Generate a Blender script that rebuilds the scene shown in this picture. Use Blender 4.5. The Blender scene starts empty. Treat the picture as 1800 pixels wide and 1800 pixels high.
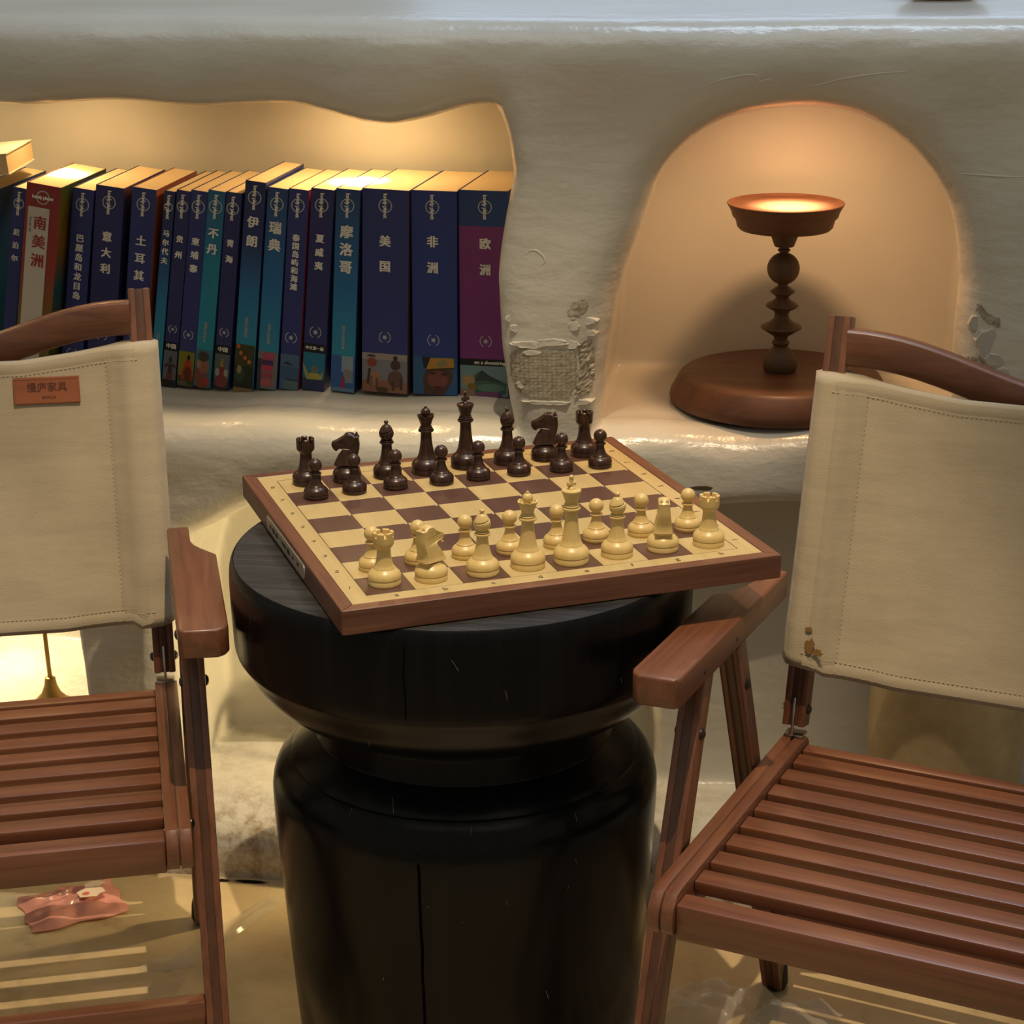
import bpy, bmesh, math, random
import numpy as np
from mathutils import Matrix, Vector, Euler
from mathutils.geometry import tessellate_polygon
random.seed(7); rng = np.random.default_rng(7)
PI = math.pi; R = math.radians
SC = bpy.context.scene
COL = SC.collection

# ------------------------------------------------------------------ camera
cam_d = bpy.data.cameras.new('camera'); cam = bpy.data.objects.new('camera', cam_d); COL.objects.link(cam)
cam_d.sensor_width = 36; cam_d.lens = 36 * 3447.5 / 1800; cam_d.clip_start = .05
def cam_matrix(loc, yaw, pitch, roll):
    right = Vector((math.cos(yaw), math.sin(yaw), 0))
    fwd = Vector((-math.sin(yaw) * math.cos(pitch), math.cos(yaw) * math.cos(pitch), -math.sin(pitch)))
    up = right.cross(fwd)
    r2 = math.cos(roll) * right + math.sin(roll) * up
    u2 = -math.sin(roll) * right + math.cos(roll) * up
    m = Matrix((r2, u2, -fwd)).transposed().to_4x4(); m.translation = loc
    return m
cam.matrix_world = cam_matrix(Vector((0, 0, .95)), R(8.7), .3206, -.0078)
SC.camera = cam

# ------------------------------------------------------------------ exposure, world and room lights
vs = SC.view_settings
vs.view_transform = 'Standard'; vs.look = 'None'; vs.gamma = 1; vs.use_curve_mapping = False; vs.exposure = 0
W = bpy.data.worlds.new('world'); SC.world = W; W.use_nodes = True
bg = W.node_tree.nodes['Background']; bg.inputs[0].default_value = (1.0, .95, .79, 1); bg.inputs[1].default_value = .235

def lamp(name, kind, loc, to, power, col, **k):
    d = bpy.data.lights.new(name, kind); o = bpy.data.objects.new(name, d); COL.objects.link(o)
    d.energy = power; d.color = col
    o.location = loc
    o.rotation_euler = (Vector(to) - Vector(loc)).to_track_quat('-Z', 'Y').to_euler()
    for a, b in k.items(): setattr(d, a, b)
    return o
WARM = (1.0, .70, .36)
# cool daylight from a skylight over the wall, warm ceiling spot from behind the camera
lamp('skylight', 'AREA', (.2, 2.3, 2.6), (0, 1.5, .4), 18, (.60, .76, 1.0), shape='RECTANGLE', size=1.3, size_y=.45)
lamp('far_window', 'AREA', (.3, 4.6, 1.75), (-.1, 1.7, .85), 11, (.50, .68, 1.0), shape='RECTANGLE', size=2.6, size_y=1.1)
lamp('ceiling_glow', 'AREA', (-.1, .9, 2.95), (-.1, .9, 0), 12, (1.0, .92, .80), shape='RECTANGLE', size=2.4, size_y=1.6)
lamp('ceiling_spot', 'SPOT', (-.01, .78, 3.0), (-.31, 1.28, .22), 222, (1.0, .78, .50), spot_size=R(25.5), spot_blend=.5, shadow_soft_size=.012)

# ------------------------------------------------------------------ materials
MATS = {}
def node(nt, t, **k):
    n = nt.nodes.new(t)
    for a, b in k.items(): setattr(n, a, b)
    return n
def new_mat(name):
    m = bpy.data.materials.new(name); m.use_nodes = True
    return m, m.node_tree, m.node_tree.nodes['Principled BSDF']
def coords(nt, scale=(1, 1, 1)):
    tc = node(nt, 'ShaderNodeTexCoord'); mp = node(nt, 'ShaderNodeMapping')
    mp.inputs['Scale'].default_value = scale
    nt.links.new(tc.outputs['Object'], mp.inputs['Vector'])
    return mp.outputs['Vector']
def ramp(nt, fac, stops):
    r = node(nt, 'ShaderNodeValToRGB'); e = r.color_ramp.elements
    while len(e) < len(stops): e.new(.5)
    for i, (p, c) in enumerate(stops): e[i].position = p; e[i].color = (*c, 1)
    nt.links.new(fac, r.inputs['Fac'])
    return r.outputs['Color']
def noise(nt, vec, scale, detail=4, rough=.5, dist=0):
    n = node(nt, 'ShaderNodeTexNoise'); n.inputs['Scale'].default_value = scale
    n.inputs['Detail'].default_value = detail; n.inputs['Roughness'].default_value = rough; n.inputs['Distortion'].default_value = dist
    nt.links.new(vec, n.inputs['Vector'])
    return n.outputs['Fac']
def bump(nt, b, height, strength, dist):
    n = node(nt, 'ShaderNodeBump'); n.inputs['Strength'].default_value = strength; n.inputs['Distance'].default_value = dist
    nt.links.new(height, n.inputs['Height'])
    nt.links.new(n.outputs['Normal'], b.inputs['Normal'])
    return n
def flat(name, col, rough=.5, spec=.5, metal=0, coat=0, **k):
    if name in MATS: return MATS[name]
    m, nt, b = new_mat(name)
    b.inputs['Base Color'].default_value = (*col, 1); b.inputs['Roughness'].default_value = rough
    b.inputs['Specular IOR Level'].default_value = spec; b.inputs['Metallic'].default_value = metal; b.inputs['Coat Weight'].default_value = coat
    MATS[name] = m
    return m
def srgb(*c): return tuple(((v / 255 + .055) / 1.055) ** 2.4 if v > 10 else v / 255 / 12.92 for v in c)
def ink(*c):                                   # printed colour, given in 0..255
    return flat('ink_%02x%02x%02x' % c, srgb(*c), .45, .4)
def grad_z(name, stops, rough=.42):            # print that changes colour along the spine
    m, nt, b = new_mat(name)
    v = coords(nt); s = node(nt, 'ShaderNodeSeparateXYZ'); nt.links.new(v, s.inputs[0])
    mr = node(nt, 'ShaderNodeMath', operation='DIVIDE'); mr.inputs[1].default_value = .2
    nt.links.new(s.outputs['Z'], mr.inputs[0])
    nt.links.new(ramp(nt, mr.outputs[0], stops), b.inputs['Base Color'])
    b.inputs['Roughness'].default_value = rough
    return m
def wood(name, dark, light, axis, rough=.42, coat=.32, scale=1.0, coat_rough=.28, bumpy=.02):
    m, nt, b = new_mat(name)
    s = [60 * scale] * 3; s['xyz'.index(axis)] = 3.0 * scale
    v = coords(nt, s)
    n1 = noise(nt, v, 1.6, 6, .6, .6)
    s2 = [420 * scale] * 3; s2['xyz'.index(axis)] = 9 * scale
    n2 = noise(nt, coords(nt, s2), 1, 3, .6)
    mx = node(nt, 'ShaderNodeMath', operation='MULTIPLY_ADD'); mx.inputs[1].default_value = .35
    nt.links.new(n2, mx.inputs[0]); nt.links.new(n1, mx.inputs[2])
    nt.links.new(ramp(nt, mx.outputs[0], [(.42, dark), (.86, light)]), b.inputs['Base Color'])
    b.inputs['Roughness'].default_value = rough; b.inputs['Coat Weight'].default_value = coat; b.inputs['Coat Roughness'].default_value = coat_rough
    bump(nt, b, n2, bumpy, .0006)
    MATS[name] = m
    return m

# plaster: cream gloss paint over hand-smoothed plaster, brush marks and pits in the relief
def plaster_mat():
    m, nt, b = new_mat('cream_plaster')
    v = coords(nt, (1, 1, 1)); vs_ = coords(nt, (1.0, 1.0, 2.6))
    broad = noise(nt, v, 5, 3, .5)
    paint = ramp(nt, broad, [(.3, (.55, .53, .47)), (.7, (.66, .64, .57))])
    # scuffs and grime kicked onto the foot of the wall: blotches with their own outline
    sz = node(nt, 'ShaderNodeSeparateXYZ'); nt.links.new(v, sz.inputs[0])
    g = node(nt, 'ShaderNodeMapRange'); g.inputs['From Min'].default_value = .085; g.inputs['From Max'].default_value = .055; nt.links.new(sz.outputs['Z'], g.inputs['Value'])
    st = ramp(nt, noise(nt, v, 48, 7, .72), [(.44, (.12, .12, .12)), (.66, (1, 1, 1))])
    mu = node(nt, 'ShaderNodeMath', operation='MULTIPLY'); nt.links.new(g.outputs[0], mu.inputs[0]); nt.links.new(st, mu.inputs[1])
    mg = node(nt, 'ShaderNodeMix', data_type='RGBA'); mg.inputs[7].default_value = (.25, .165, .085, 1)
    nt.links.new(mu.outputs[0], mg.inputs[0]); nt.links.new(paint, mg.inputs[6]); nt.links.new(mg.outputs[2], b.inputs['Base Color'])
    b.inputs['Roughness'].default_value = .24; b.inputs['Specular IOR Level'].default_value = .5
    a = noise(nt, vs_, 15, 5, .5, .1); c = noise(nt, v, 62, 5, .55)
    ad = node(nt, 'ShaderNodeMath', operation='MULTIPLY_ADD'); ad.inputs[1].default_value = .34
    nt.links.new(c, ad.inputs[0]); nt.links.new(a, ad.inputs[2])
    bn = bump(nt, b, ad.outputs[0], .35, .006)
    # the niche backs were floated smooth: less brush relief behind the face of the wall
    sx = node(nt, 'ShaderNodeSeparateXYZ'); nt.links.new(v, sx.inputs[0])
    mr = node(nt, 'ShaderNodeMapRange'); mr.inputs['From Min'].default_value = 1.76; mr.inputs['From Max'].default_value = 1.82; mr.inputs['To Min'].default_value = .42; mr.inputs['To Max'].default_value = .07
    nt.links.new(sx.outputs['Y'], mr.inputs['Value']); nt.links.new(mr.outputs['Result'], bn.inputs['Strength'])
    return m
def floor_mat():
    m, nt, b = new_mat('sealed_cement')
    v = coords(nt)
    n1 = noise(nt, v, 7, 6, .6, .5); n2 = noise(nt, v, 60, 4, .6)
    mx = node(nt, 'ShaderNodeMath', operation='MULTIPLY_ADD'); mx.inputs[1].default_value = .3
    nt.links.new(n2, mx.inputs[0]); nt.links.new(n1, mx.inputs[2])
    nt.links.new(ramp(nt, mx.outputs[0], [(.42, (.33, .24, .125)), (.55, (.50, .38, .215)), (.85, (.62, .49, .30))]), b.inputs['Base Color'])
    b.inputs['Roughness'].default_value = .38
    bump(nt, b, n1, .25, .004)
    return m
def stool_mat():
    m, nt, b = new_mat('black_stained_wood')
    v = coords(nt, (40, 40, 2.2)); vt = coords(nt, (6, 70, 6))
    n1 = noise(nt, v, 2, 5, .6, .3)
    nt.links.new(ramp(nt, n1, [(.35, (.0026, .0027, .0033)), (.8, (.0066, .0067, .0076))]), b.inputs['Base Color'])
    b.inputs['Roughness'].default_value = .26; b.inputs['Specular IOR Level'].default_value = .17
    bump(nt, b, n1, .10, .002)
    return m
def stool_top_mat():
    m, nt, b = new_mat('black_end_grain')
    n1 = noise(nt, coords(nt, (6, 52, 10)), 1, 6, .66, 1.6)
    nt.links.new(ramp(nt, n1, [(.35, (.008, .008, .009)), (.75, (.05, .05, .052))]), b.inputs['Base Color'])
    b.inputs['Roughness'].default_value = .45
    bump(nt, b, n1, .6, .004)
    return m
def canvas_mat(name='natural_canvas', k=1.0):
    m, nt, b = new_mat(name)
    v = coords(nt)
    n1 = noise(nt, v, 12, 4, .6); n2 = noise(nt, coords(nt, (900, 900, 900)), 1, 2, .5)
    nt.links.new(ramp(nt, n1, [(.3, (.41 * k, .335 * k, .225 * k)), (.75, (.49 * k, .405 * k, .28 * k))]), b.inputs['Base Color'])
    b.inputs['Roughness'].default_value = .9; b.inputs['Sheen Weight'].default_value = .15
    n3 = noise(nt, coords(nt, (6, 6, 22)), 1.2, 3, .5)
    ad = node(nt, 'ShaderNodeMath', operation='MULTIPLY_ADD'); ad.inputs[1].default_value = .12
    nt.links.new(n2, ad.inputs[0]); nt.links.new(n3, ad.inputs[2])
    bump(nt, b, ad.outputs[0], .35, .006)
    return m
def piece_mat(name, lo, hi, rough, spec=.5):
    m, nt, b = new_mat(name)
    n1 = noise(nt, coords(nt, (90, 90, 25)), 3, 5, .6)
    nt.links.new(ramp(nt, n1, [(.35, lo), (.7, hi)]), b.inputs['Base Color'])
    b.inputs['Roughness'].default_value = rough; b.inputs['Specular IOR Level'].default_value = spec
    return m
def film_mat(name, tint, gloss, rough):
    m = bpy.data.materials.new(name); m.use_nodes = True; nt = m.node_tree; nt.nodes.clear()
    o = node(nt, 'ShaderNodeOutputMaterial'); mix = node(nt, 'ShaderNodeMixShader')
    t = node(nt, 'ShaderNodeBsdfTransparent'); g = node(nt, 'ShaderNodeBsdfPrincipled')
    t.inputs[0].default_value = (*tint, 1)
    g.inputs['Base Color'].default_value = (.8, .78, .72, 1); g.inputs['Roughness'].default_value = rough
    g.inputs['Specular IOR Level'].default_value = .8
    mix.inputs[0].default_value = gloss
    nt.links.new(t.outputs[0], mix.inputs[1]); nt.links.new(g.outputs[0], mix.inputs[2]); nt.links.new(mix.outputs[0], o.inputs[0])
    return m
M_PLASTER = plaster_mat(); M_FLOOR = floor_mat(); M_STOOL = stool_mat(); M_STOOLTOP = stool_top_mat(); M_CANVAS = canvas_mat(); M_CANVAS2 = canvas_mat('doubled_canvas', .93)
CH_D, CH_L = (.098, .031, .0138), (.190, .070, .032)
WX = wood('red_bamboo_across', CH_D, CH_L, 'x'); WY = wood('red_bamboo_deep', CH_D, CH_L, 'y'); WZ = wood('red_bamboo_tall', CH_D, CH_L, 'z')
WDK = wood('dark_bamboo_core', (.055, .019, .008), (.10, .036, .014), 'z')
M_LAMP = wood('turned_teak', (.080, .027, .0115), (.145, .052, .021), 'x', .55, .08)
M_STEM = wood('dark_turned_teak', (.055, .028, .012), (.10, .05, .022), 'z', .6, .05)
M_BFX = wood('walnut_rail', (.085, .028, .016), (.19, .075, .042), 'x', .38, .15, 1.4)
M_BFY = wood('walnut_rail_deep', (.085, .028, .016), (.19, .075, .042), 'y', .38, .15, 1.4)
M_MAPLE = wood('maple_veneer', (.47, .345, .145), (.57, .43, .20), 'y', .35, .1, .8, bumpy=.02)
M_WENGE = wood('brown_veneer', (.080, .036, .026), (.115, .056, .042), 'y', .33, .1, .8, bumpy=.02)
M_CREAM = piece_mat('cream_plastic', (.64, .46, .175), (.70, .52, .22), .34)
M_DARKP = piece_mat('dark_rosewood', (.022, .010, .007), (.055, .022, .014), .28)
M_PAGES = flat('page_paper', (.66, .50, .29), .8, .2)
M_METAL = flat('dark_steel', (.08, .07, .06), .35, .5, .9)
M_STEEL = flat('bright_steel', (.55, .53, .5), .3, .5, 1)
M_WHITE = flat('white_print', (.80, .78, .72), .5, .3)
M_BLACK = flat('black_print', (.012, .012, .013), .5, .3)
M_LEATHER = wood('tan_leather', (.23, .062, .022), (.31, .095, .036), 'x', .55, 0, .3)
M_FILM2 = film_mat('bag_film', (.92, .91, .88), .23, .22); M_FILM = film_mat('clear_film', (.95, .94, .90), .20, .2)
M_THREAD = flat('pale_thread', (.54, .45, .32), .9, .1)

# ------------------------------------------------------------------ mesh helpers
def link(name, me, mats, parent=None, smooth=None, loc=None, rot=None):
    o = bpy.data.objects.new(name, me); COL.objects.link(o)
    if not isinstance(mats, (list, tuple)): mats = [mats]
    if len(me.materials) == 0:
        for m in mats: me.materials.append(m)
    if smooth is not None and len(me.polygons):
        me.polygons.foreach_set('use_smooth', [True] * len(me.polygons))
        if smooth < 180: me.set_sharp_from_angle(angle=R(smooth))
    if parent: o.parent = parent
    if loc is not None: o.location = loc
    if rot is not None: o.rotation_euler = rot
    return o
def thing(name, label, cat, loc=(0, 0, 0), rotz=0, group=None):
    o = bpy.data.objects.new(name, None); COL.objects.link(o); o.empty_display_size = .05
    o.location = loc; o.rotation_euler = (0, 0, rotz); tag(o, label, cat, group)
    return o
def tag(o, label=None, cat=None, group=None, kind=None):
    if label: o['label'] = label
    if cat: o['category'] = cat
    if group: o['group'] = group
    if kind: o['kind'] = kind
    return o
def bm_mesh(bm, name='m'):
    bmesh.ops.recalc_face_normals(bm, faces=bm.faces[:])
    me = bpy.data.meshes.new(name); bm.to_mesh(me); bm.free()
    return me
def add_box(bm, lo, hi, bev=0, seg=2, mat=0, mtx=None):
    t = bmesh.new()
    r = bmesh.ops.create_cube(t, size=1)
    for v in r['verts']: v.co = Vector([(lo[i] + hi[i]) / 2 + v.co[i] * (hi[i] - lo[i]) for i in range(3)])
    if bev: bmesh.ops.bevel(t, geom=t.edges[:], offset=bev, segments=seg, profile=.5, affect='EDGES', clamp_overlap=True)
    merge(bm, t, mat, mtx)
def merge(bm, t, mat=0, mtx=None):
    if mtx is not None: bmesh.ops.transform(t, matrix=mtx, verts=t.verts[:])
    mp = [bm.verts.new(v.co) for v in t.verts]; t.verts.index_update()
    for f in t.faces:
        try:
            g = bm.faces.new([mp[v.index] for v in f.verts]); g.material_index = mat if mat is not None else f.material_index
        except ValueError: pass
    t.free()
def add_bar(bm, a, b, w, h, bev=.0015, mat=0, side=(1, 0, 0)):      # bar from a to b; w across 'side', h the other way
    a, b = Vector(a), Vector(b); d = (b - a); L = d.length; z = d.normalized(); x = Vector(side); x = (x - x.dot(z) * z).normalized(); y = z.cross(x)
    m = Matrix((x, y, z)).transposed().to_4x4(); m.translation = a
    add_box(bm, (-w / 2, -h / 2, 0), (w / 2, h / 2, L), bev, 2, mat, m)
def add_prism(bm, pts, lo, hi, axis='z', bev=0, seg=2, mat=0, mtx=None):
    t = bmesh.new()
    def P(u, v, w): return {'z': (u, v, w), 'y': (u, w, v), 'x': (w, u, v)}[axis]
    vs_ = [t.verts.new(P(u, v, lo)) for u, v in pts]
    f = t.faces.new(vs_)
    r = bmesh.ops.extrude_face_region(t, geom=[f])
    mv = [g for g in r['geom'] if isinstance(g, bmesh.types.BMVert)]
    d = Vector(P(0, 0, hi - lo)); bmesh.ops.translate(t, verts=mv, vec=d)
    bmesh.ops.recalc_face_normals(t, faces=t.faces[:])
    if bev:
        ed = [e for e in t.edges if len(e.link_faces) == 2 and e.calc_face_angle(0) > R(40)]
        bmesh.ops.bevel(t, geom=ed, offset=bev, segments=seg, profile=.5, affect='EDGES', clamp_overlap=True)
    merge(bm, t, mat, mtx)
def lathe(bm, prof, seg=32, mat=0, fn=None, c=(0, 0, 0)):
    rows = []
    for r, z in prof:
        if r < 1e-6: rows.append([bm.verts.new((c[0], c[1], c[2] + z))])
        else:
            row = []
            for k in range(seg):
                a = 2 * PI * k / seg; rr, zz = (r, z) if fn is None else fn(r, z, a)
                row.append(bm.verts.new((c[0] + rr * math.cos(a), c[1] + rr * math.sin(a), c[2] + zz)))
            rows.append(row)
    for A, B in zip(rows, rows[1:]):
        for k in range(seg):
            q = [A[k % len(A)], A[(k + 1) % len(A)], B[(k + 1) % len(B)], B[k % len(B)]]
            q = list(dict.fromkeys(q))
            if len(q) > 2:
                f = bm.faces.new(q); f.material_index = mat
def tube(bm, pts, r, seg=8, mat=0):
    pts = [Vector(p) for p in pts]; rows = []
    rs = r if isinstance(r, (list, tuple)) else [r] * len(pts)
    for i, p in enumerate(pts):
        d = (pts[min(i + 1, len(pts) - 1)] - pts[max(i - 1, 0)]).normalized()
        x = d.orthogonal().normalized() if i == 0 else (X - X.dot(d) * d).normalized()
        X = x; y = d.cross(x)
        rows.append([bm.verts.new(p + rs[i] * (math.cos(2 * PI * k / seg) * x + math.sin(2 * PI * k / seg) * y)) for k in range(seg)])
    for A, B in zip(rows, rows[1:]):
        for k in range(seg):
            f = bm.faces.new([A[k], A[(k + 1) % seg], B[(k + 1) % seg], B[k]]); f.material_index = mat
    bm.faces.new(rows[0][::-1]).material_index = mat; bm.faces.new(rows[-1]).material_index = mat
def catmull(pts, n=6):
    P = [pts[0]] + list(pts) + [pts[-1]]; out = []
    for i in range(1, len(P) - 2):
        for k in range(n):
            t = k / n; a, b, c, d = (np.array(P[i + j], float) for j in (-1, 0, 1, 2))
            out.append(tuple(.5 * ((2 * b) + (-a + c) * t + (2 * a - 5 * b + 4 * c - d) * t * t + (-a + 3 * b - 3 * c + d) * t ** 3)))
    out.append(tuple(pts[-1]))
    return out
TEXTS = []
def text(s, size, mat, parent, mtx, name, bold=0.0, label=None, spacing=1.0):   # lettering, turned to mesh in one go at the end
    cu = bpy.data.curves.new('lettering', 'FONT'); cu.body = s; cu.size = size; cu.align_x = 'CENTER'; cu.align_y = 'CENTER'
    cu.extrude = .00006; cu.resolution_u = 2; cu.space_character = spacing
    o = bpy.data.objects.new('lettering', cu); COL.objects.link(o)
    TEXTS.append((o, mat, parent, mtx, name, bold * size))
def flush_text():
    dg = bpy.context.evaluated_depsgraph_get(); dg.update()
    for o, mat, parent, mtx, name, off in TEXTS:
        me = bpy.data.meshes.new_from_object(o.evaluated_get(dg)); me.materials.clear(); me.materials.append(mat)
        n = link(name, me, mat, parent); n.matrix_local = mtx
        if off:                                    # heavier strokes: the outline doubled a hair to either side
            b2 = bmesh.new()
            for dx, dy in ((-off, -off * .4), (off, -off * .4), (-off, off * .5), (off, off * .5)):
                t = bmesh.new(); t.from_mesh(me); merge(b2, t, 0, T(dx, dy, .00002 * len(b2.verts) / max(1, len(me.vertices))))
            b2.to_mesh(me); b2.free()
        cu = o.data; bpy.data.objects.remove(o); bpy.data.curves.remove(cu)
def T(x, y, z): return Matrix.Translation((x, y, z))
def RX(a): return Matrix.Rotation(a, 4, 'X')
def RY(a): return Matrix.Rotation(a, 4, 'Y')
def RZ(a): return Matrix.Rotation(a, 4, 'Z')

# ------------------------------------------------------------------ the plaster wall: a solid carved by niches, meshed with surface nets
def surface_nets(F, org, h):
    S = F < 0; sh = np.array(F.shape) - 1
    cs = [(i, j, k) for i in (0, 1) for j in (0, 1) for k in (0, 1)]
    sl = lambda A, c: A[c[0]:c[0] + sh[0], c[1]:c[1] + sh[1], c[2]:c[2] + sh[2]]
    cnt = sum(sl(S, c).astype(np.int8) for c in cs)
    mixed = (cnt > 0) & (cnt < 8); I, J, K = np.nonzero(mixed)
    idx = np.full(sh, -1, np.int64); idx[mixed] = np.arange(len(I))
    acc = np.zeros((len(I), 3)); n = np.zeros(len(I))
    for a in cs:
        for ax in range(3):
            if a[ax]: continue
            b = list(a); b[ax] = 1
            fa = F[I + a[0], J + a[1], K + a[2]]; fb = F[I + b[0], J + b[1], K + b[2]]
            x = (fa < 0) != (fb < 0); t = np.where(x, fa / np.where(x, fa - fb, 1), 0)
            p = np.tile(np.array(a, float), (len(I), 1)); p[:, ax] = t
            acc[x] += p[x]; n[x] += 1
    V = np.stack([I, J, K], 1) + acc / n[:, None]
    V = V * h + np.array(org)
    Q = []
    for ax in range(3):
        o1, o2 = [(1, 2), (2, 0), (0, 1)][ax]
        lo = [slice(1, -1)] * 3; lo[ax] = slice(0, -1); hi = [slice(1, -1)] * 3; hi[ax] = slice(1, None)
        s0, s1 = S[tuple(lo)], S[tuple(hi)]
        G = np.stack(np.nonzero(s0 != s1), 1)
        fl = s1[tuple(G.T)]
        G[:, o1] += 1; G[:, o2] += 1
        def at(d1, d2):
            H = G.copy(); H[:, o1] += d1; H[:, o2] += d2
            return idx[H[:, 0], H[:, 1], H[:, 2]]
        q = np.stack([at(-1, -1), at(0, -1), at(0, 0), at(-1, 0)], 1)
        q[fl] = q[fl][:, ::-1]
        Q.append(q)
    Q = np.concatenate(Q); Q = Q[(Q >= 0).all(1)]
    me = bpy.data.meshes.new('wall'); me.vertices.add(len(V)); me.vertices.foreach_set('co', V.ravel())
    me.loops.add(Q.size); me.loops.foreach_set('vertex_index', Q.ravel().astype(np.int32))
    me.polygons.add(len(Q)); me.polygons.foreach_set('loop_start', np.arange(0, Q.size, 4, dtype=np.int32))
    me.update(calc_edges=True); me.validate()
    return me
def sd_poly(x, z, P):
    P = np.array(P); d = np.full(x.shape, 1e9); s = np.ones(x.shape)
    for i in range(len(P)):
        a, b = P[i], P[i - 1]; e = b - a; wx, wz = x - a[0], z - a[1]
        t = np.clip((wx * e[0] + wz * e[1]) / (e @ e), 0, 1)
        d = np.minimum(d, (wx - e[0] * t) ** 2 + (wz - e[1] * t) ** 2)
        c1, c2, c3 = z >= a[1], z < b[1], e[0] * wz > e[1] * wx
        s = np.where((c1 & c2 & c3) | (~c1 & ~c2 & ~c3), -s, s)
    return s * np.sqrt(d)
def smax(a, b, k):
    h = np.maximum(k - np.abs(a - b), 0) / k
    return np.maximum(a, b) + h * h * k / 4
def smin(a, b, k): return -smax(-a, -b, k)
SHELF = .455
def build_wall():
    h = .006; x0, x1, y0, y1, z0, z1 = -1.25, .62, 1.615, 2.19, -.03, .852
    nx, ny, nz = int((x1 - x0) / h), int((y1 - y0) / h), int((z1 - z0) / h)
    xs = x0 + h * np.arange(nx); ys = y0 + h * np.arange(ny); zs = z0 + h * np.arange(nz)
    X2, Z2 = np.meshgrid(xs, zs, indexing='ij')
    wob = .0035 * np.sin(9 * X2 + 3 * Z2) * np.sin(11 * Z2 + 2) + .0022 * np.sin(23 * X2 + 17 * Z2) + .0015 * np.sin(41 * X2 - 33 * Z2 + 1)
    sg = lambda t: 1 / (1 + np.exp(-np.clip(t, -40, 40)))
    yf = 1.702 + wob - .012 * np.exp(-((Z2 - .80) / .05) ** 2)
    left = sg((-.285 - X2) / .02); right = sg((X2 + .165) / .02)
    yf -= left * .008 * np.exp(-((Z2 - .425) / .035) ** 2)
    yf += right * .012 * np.exp(-((Z2 - .418) / .05) ** 2)
    yf -= (.048 + .006 * np.sin(14 * X2)) * sg((.058 + .006 * np.sin(8 * X2 + 1) - Z2) / .008)
    Y = ys[None, :, None]; E3 = lambda A: A[:, None, :]
    ztop = .822 + .002 * np.sin(7 * xs)[:, None, None]
    F = smax(E3(yf) - Y, zs[None, None, :] - ztop, .040)
    F = F + 0 * Y
    def carve(F, poly, ya, yb, k, wobble=.002):
        s = sd_poly(X2, Z2, poly) + wobble * np.sin(37 * X2 + 29 * Z2)
        n = smax(smax(E3(s), Y - yb, .006), ya - Y, .004)
        return smax(F, -n, k)
    A_open = [(-1.12, .455), (-1.12, .742), (-.80, .744), (-.62, .7455), (-.50, .745), (-.455, .743), (-.42, .736), (-.395, .731), (-.37, .730), (-.335, .736), (-.30, .744), (-.276, .746), (-.267, .72), (-.262, .687), (-.268, .64), (-.274, .594), (-.274, .53), (-.268, .482), (-.262, .455)]
    A_in = [(-1.12, .455), (-1.12, .79), (-.26, .79), (-.258, .455)]
    F = carve(F, A_open, 1.0, 1.78, .034); F = carve(F, A_in, 1.764, 1.968, .006)
    B_open = [(-.184, .455)] + catmull([(-.181, .51), (-.168, .57), (-.151, .632), (-.134, .684), (-.110, .712), (-.070, .738), (-.020, .749), (.037, .740), (.085, .711), (.119, .662), (.133, .60)], 4) + [(.135, .455)]
    B_in = [(-.192, .455), (-.18, .62), (-.165, .72), (-.12, .775), (-.02, .79), (.08, .778), (.135, .72), (.148, .62), (.15, .455)]
    F = carve(F, B_open, 1.0, 1.78, .042); F = carve(F, B_in, 1.764, 1.952, .006)
    F = carve(F, [(-1.2, .075), (-1.2, .35), (-.703, .35), (-.696, .24), (-.692, .16), (-.690, .075)], 1.0, 2.06, .02)
    F = carve(F, [(-.590, .075), (-.594, .25), (-.575, .34), (-.50, .372), (-.14, .372), (-.135, .075)], 1.0, 1.85, .03)
    F = carve(F, [(-.15, .075), (-.15, .388), (.60, .388), (.60, .075)], 1.0, 1.782, .022)
    me = surface_nets(F, (x0, y0, z0), h)
    o = link('wall_back', me, M_PLASTER, None, 180); tag(o, kind='structure')
    return o
wall = build_wall()

def blob(cx, cy, rx, ry, n=18, jit=.25, seed=1):
    r_ = random.Random(seed)
    return [(cx + rx * math.cos(2 * PI * k / n) * (1 + r_.uniform(-jit, jit)), cy + ry * math.sin(2 * PI * k / n) * (1 + r_.uniform(-jit, jit))) for k in range(n)]
from mathutils.bvhtree import BVHTree
def wall_probe():
    me = wall.data; co = np.empty(len(me.vertices) * 3); me.vertices.foreach_get('co', co)
    return BVHTree.FromPolygons(co.reshape(-1, 3).tolist(), [tuple(p.vertices) for p in me.polygons])
WB = wall_probe()
def wall_y(x, z):
    h = WB.ray_cast(Vector((x, 1.2, z)), Vector((0, 1, 0)))
    return h[0].y if h[0] else 1.74
def inside(p, poly):
    x, z = p; c = False
    for (x0, z0), (x1, z1) in zip(poly, poly[1:] + poly[:1]):
        if (z0 > z) != (z1 > z) and x < (x1 - x0) * (z - z0) / (z1 - z0) + x0: c = not c
    return c
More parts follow.
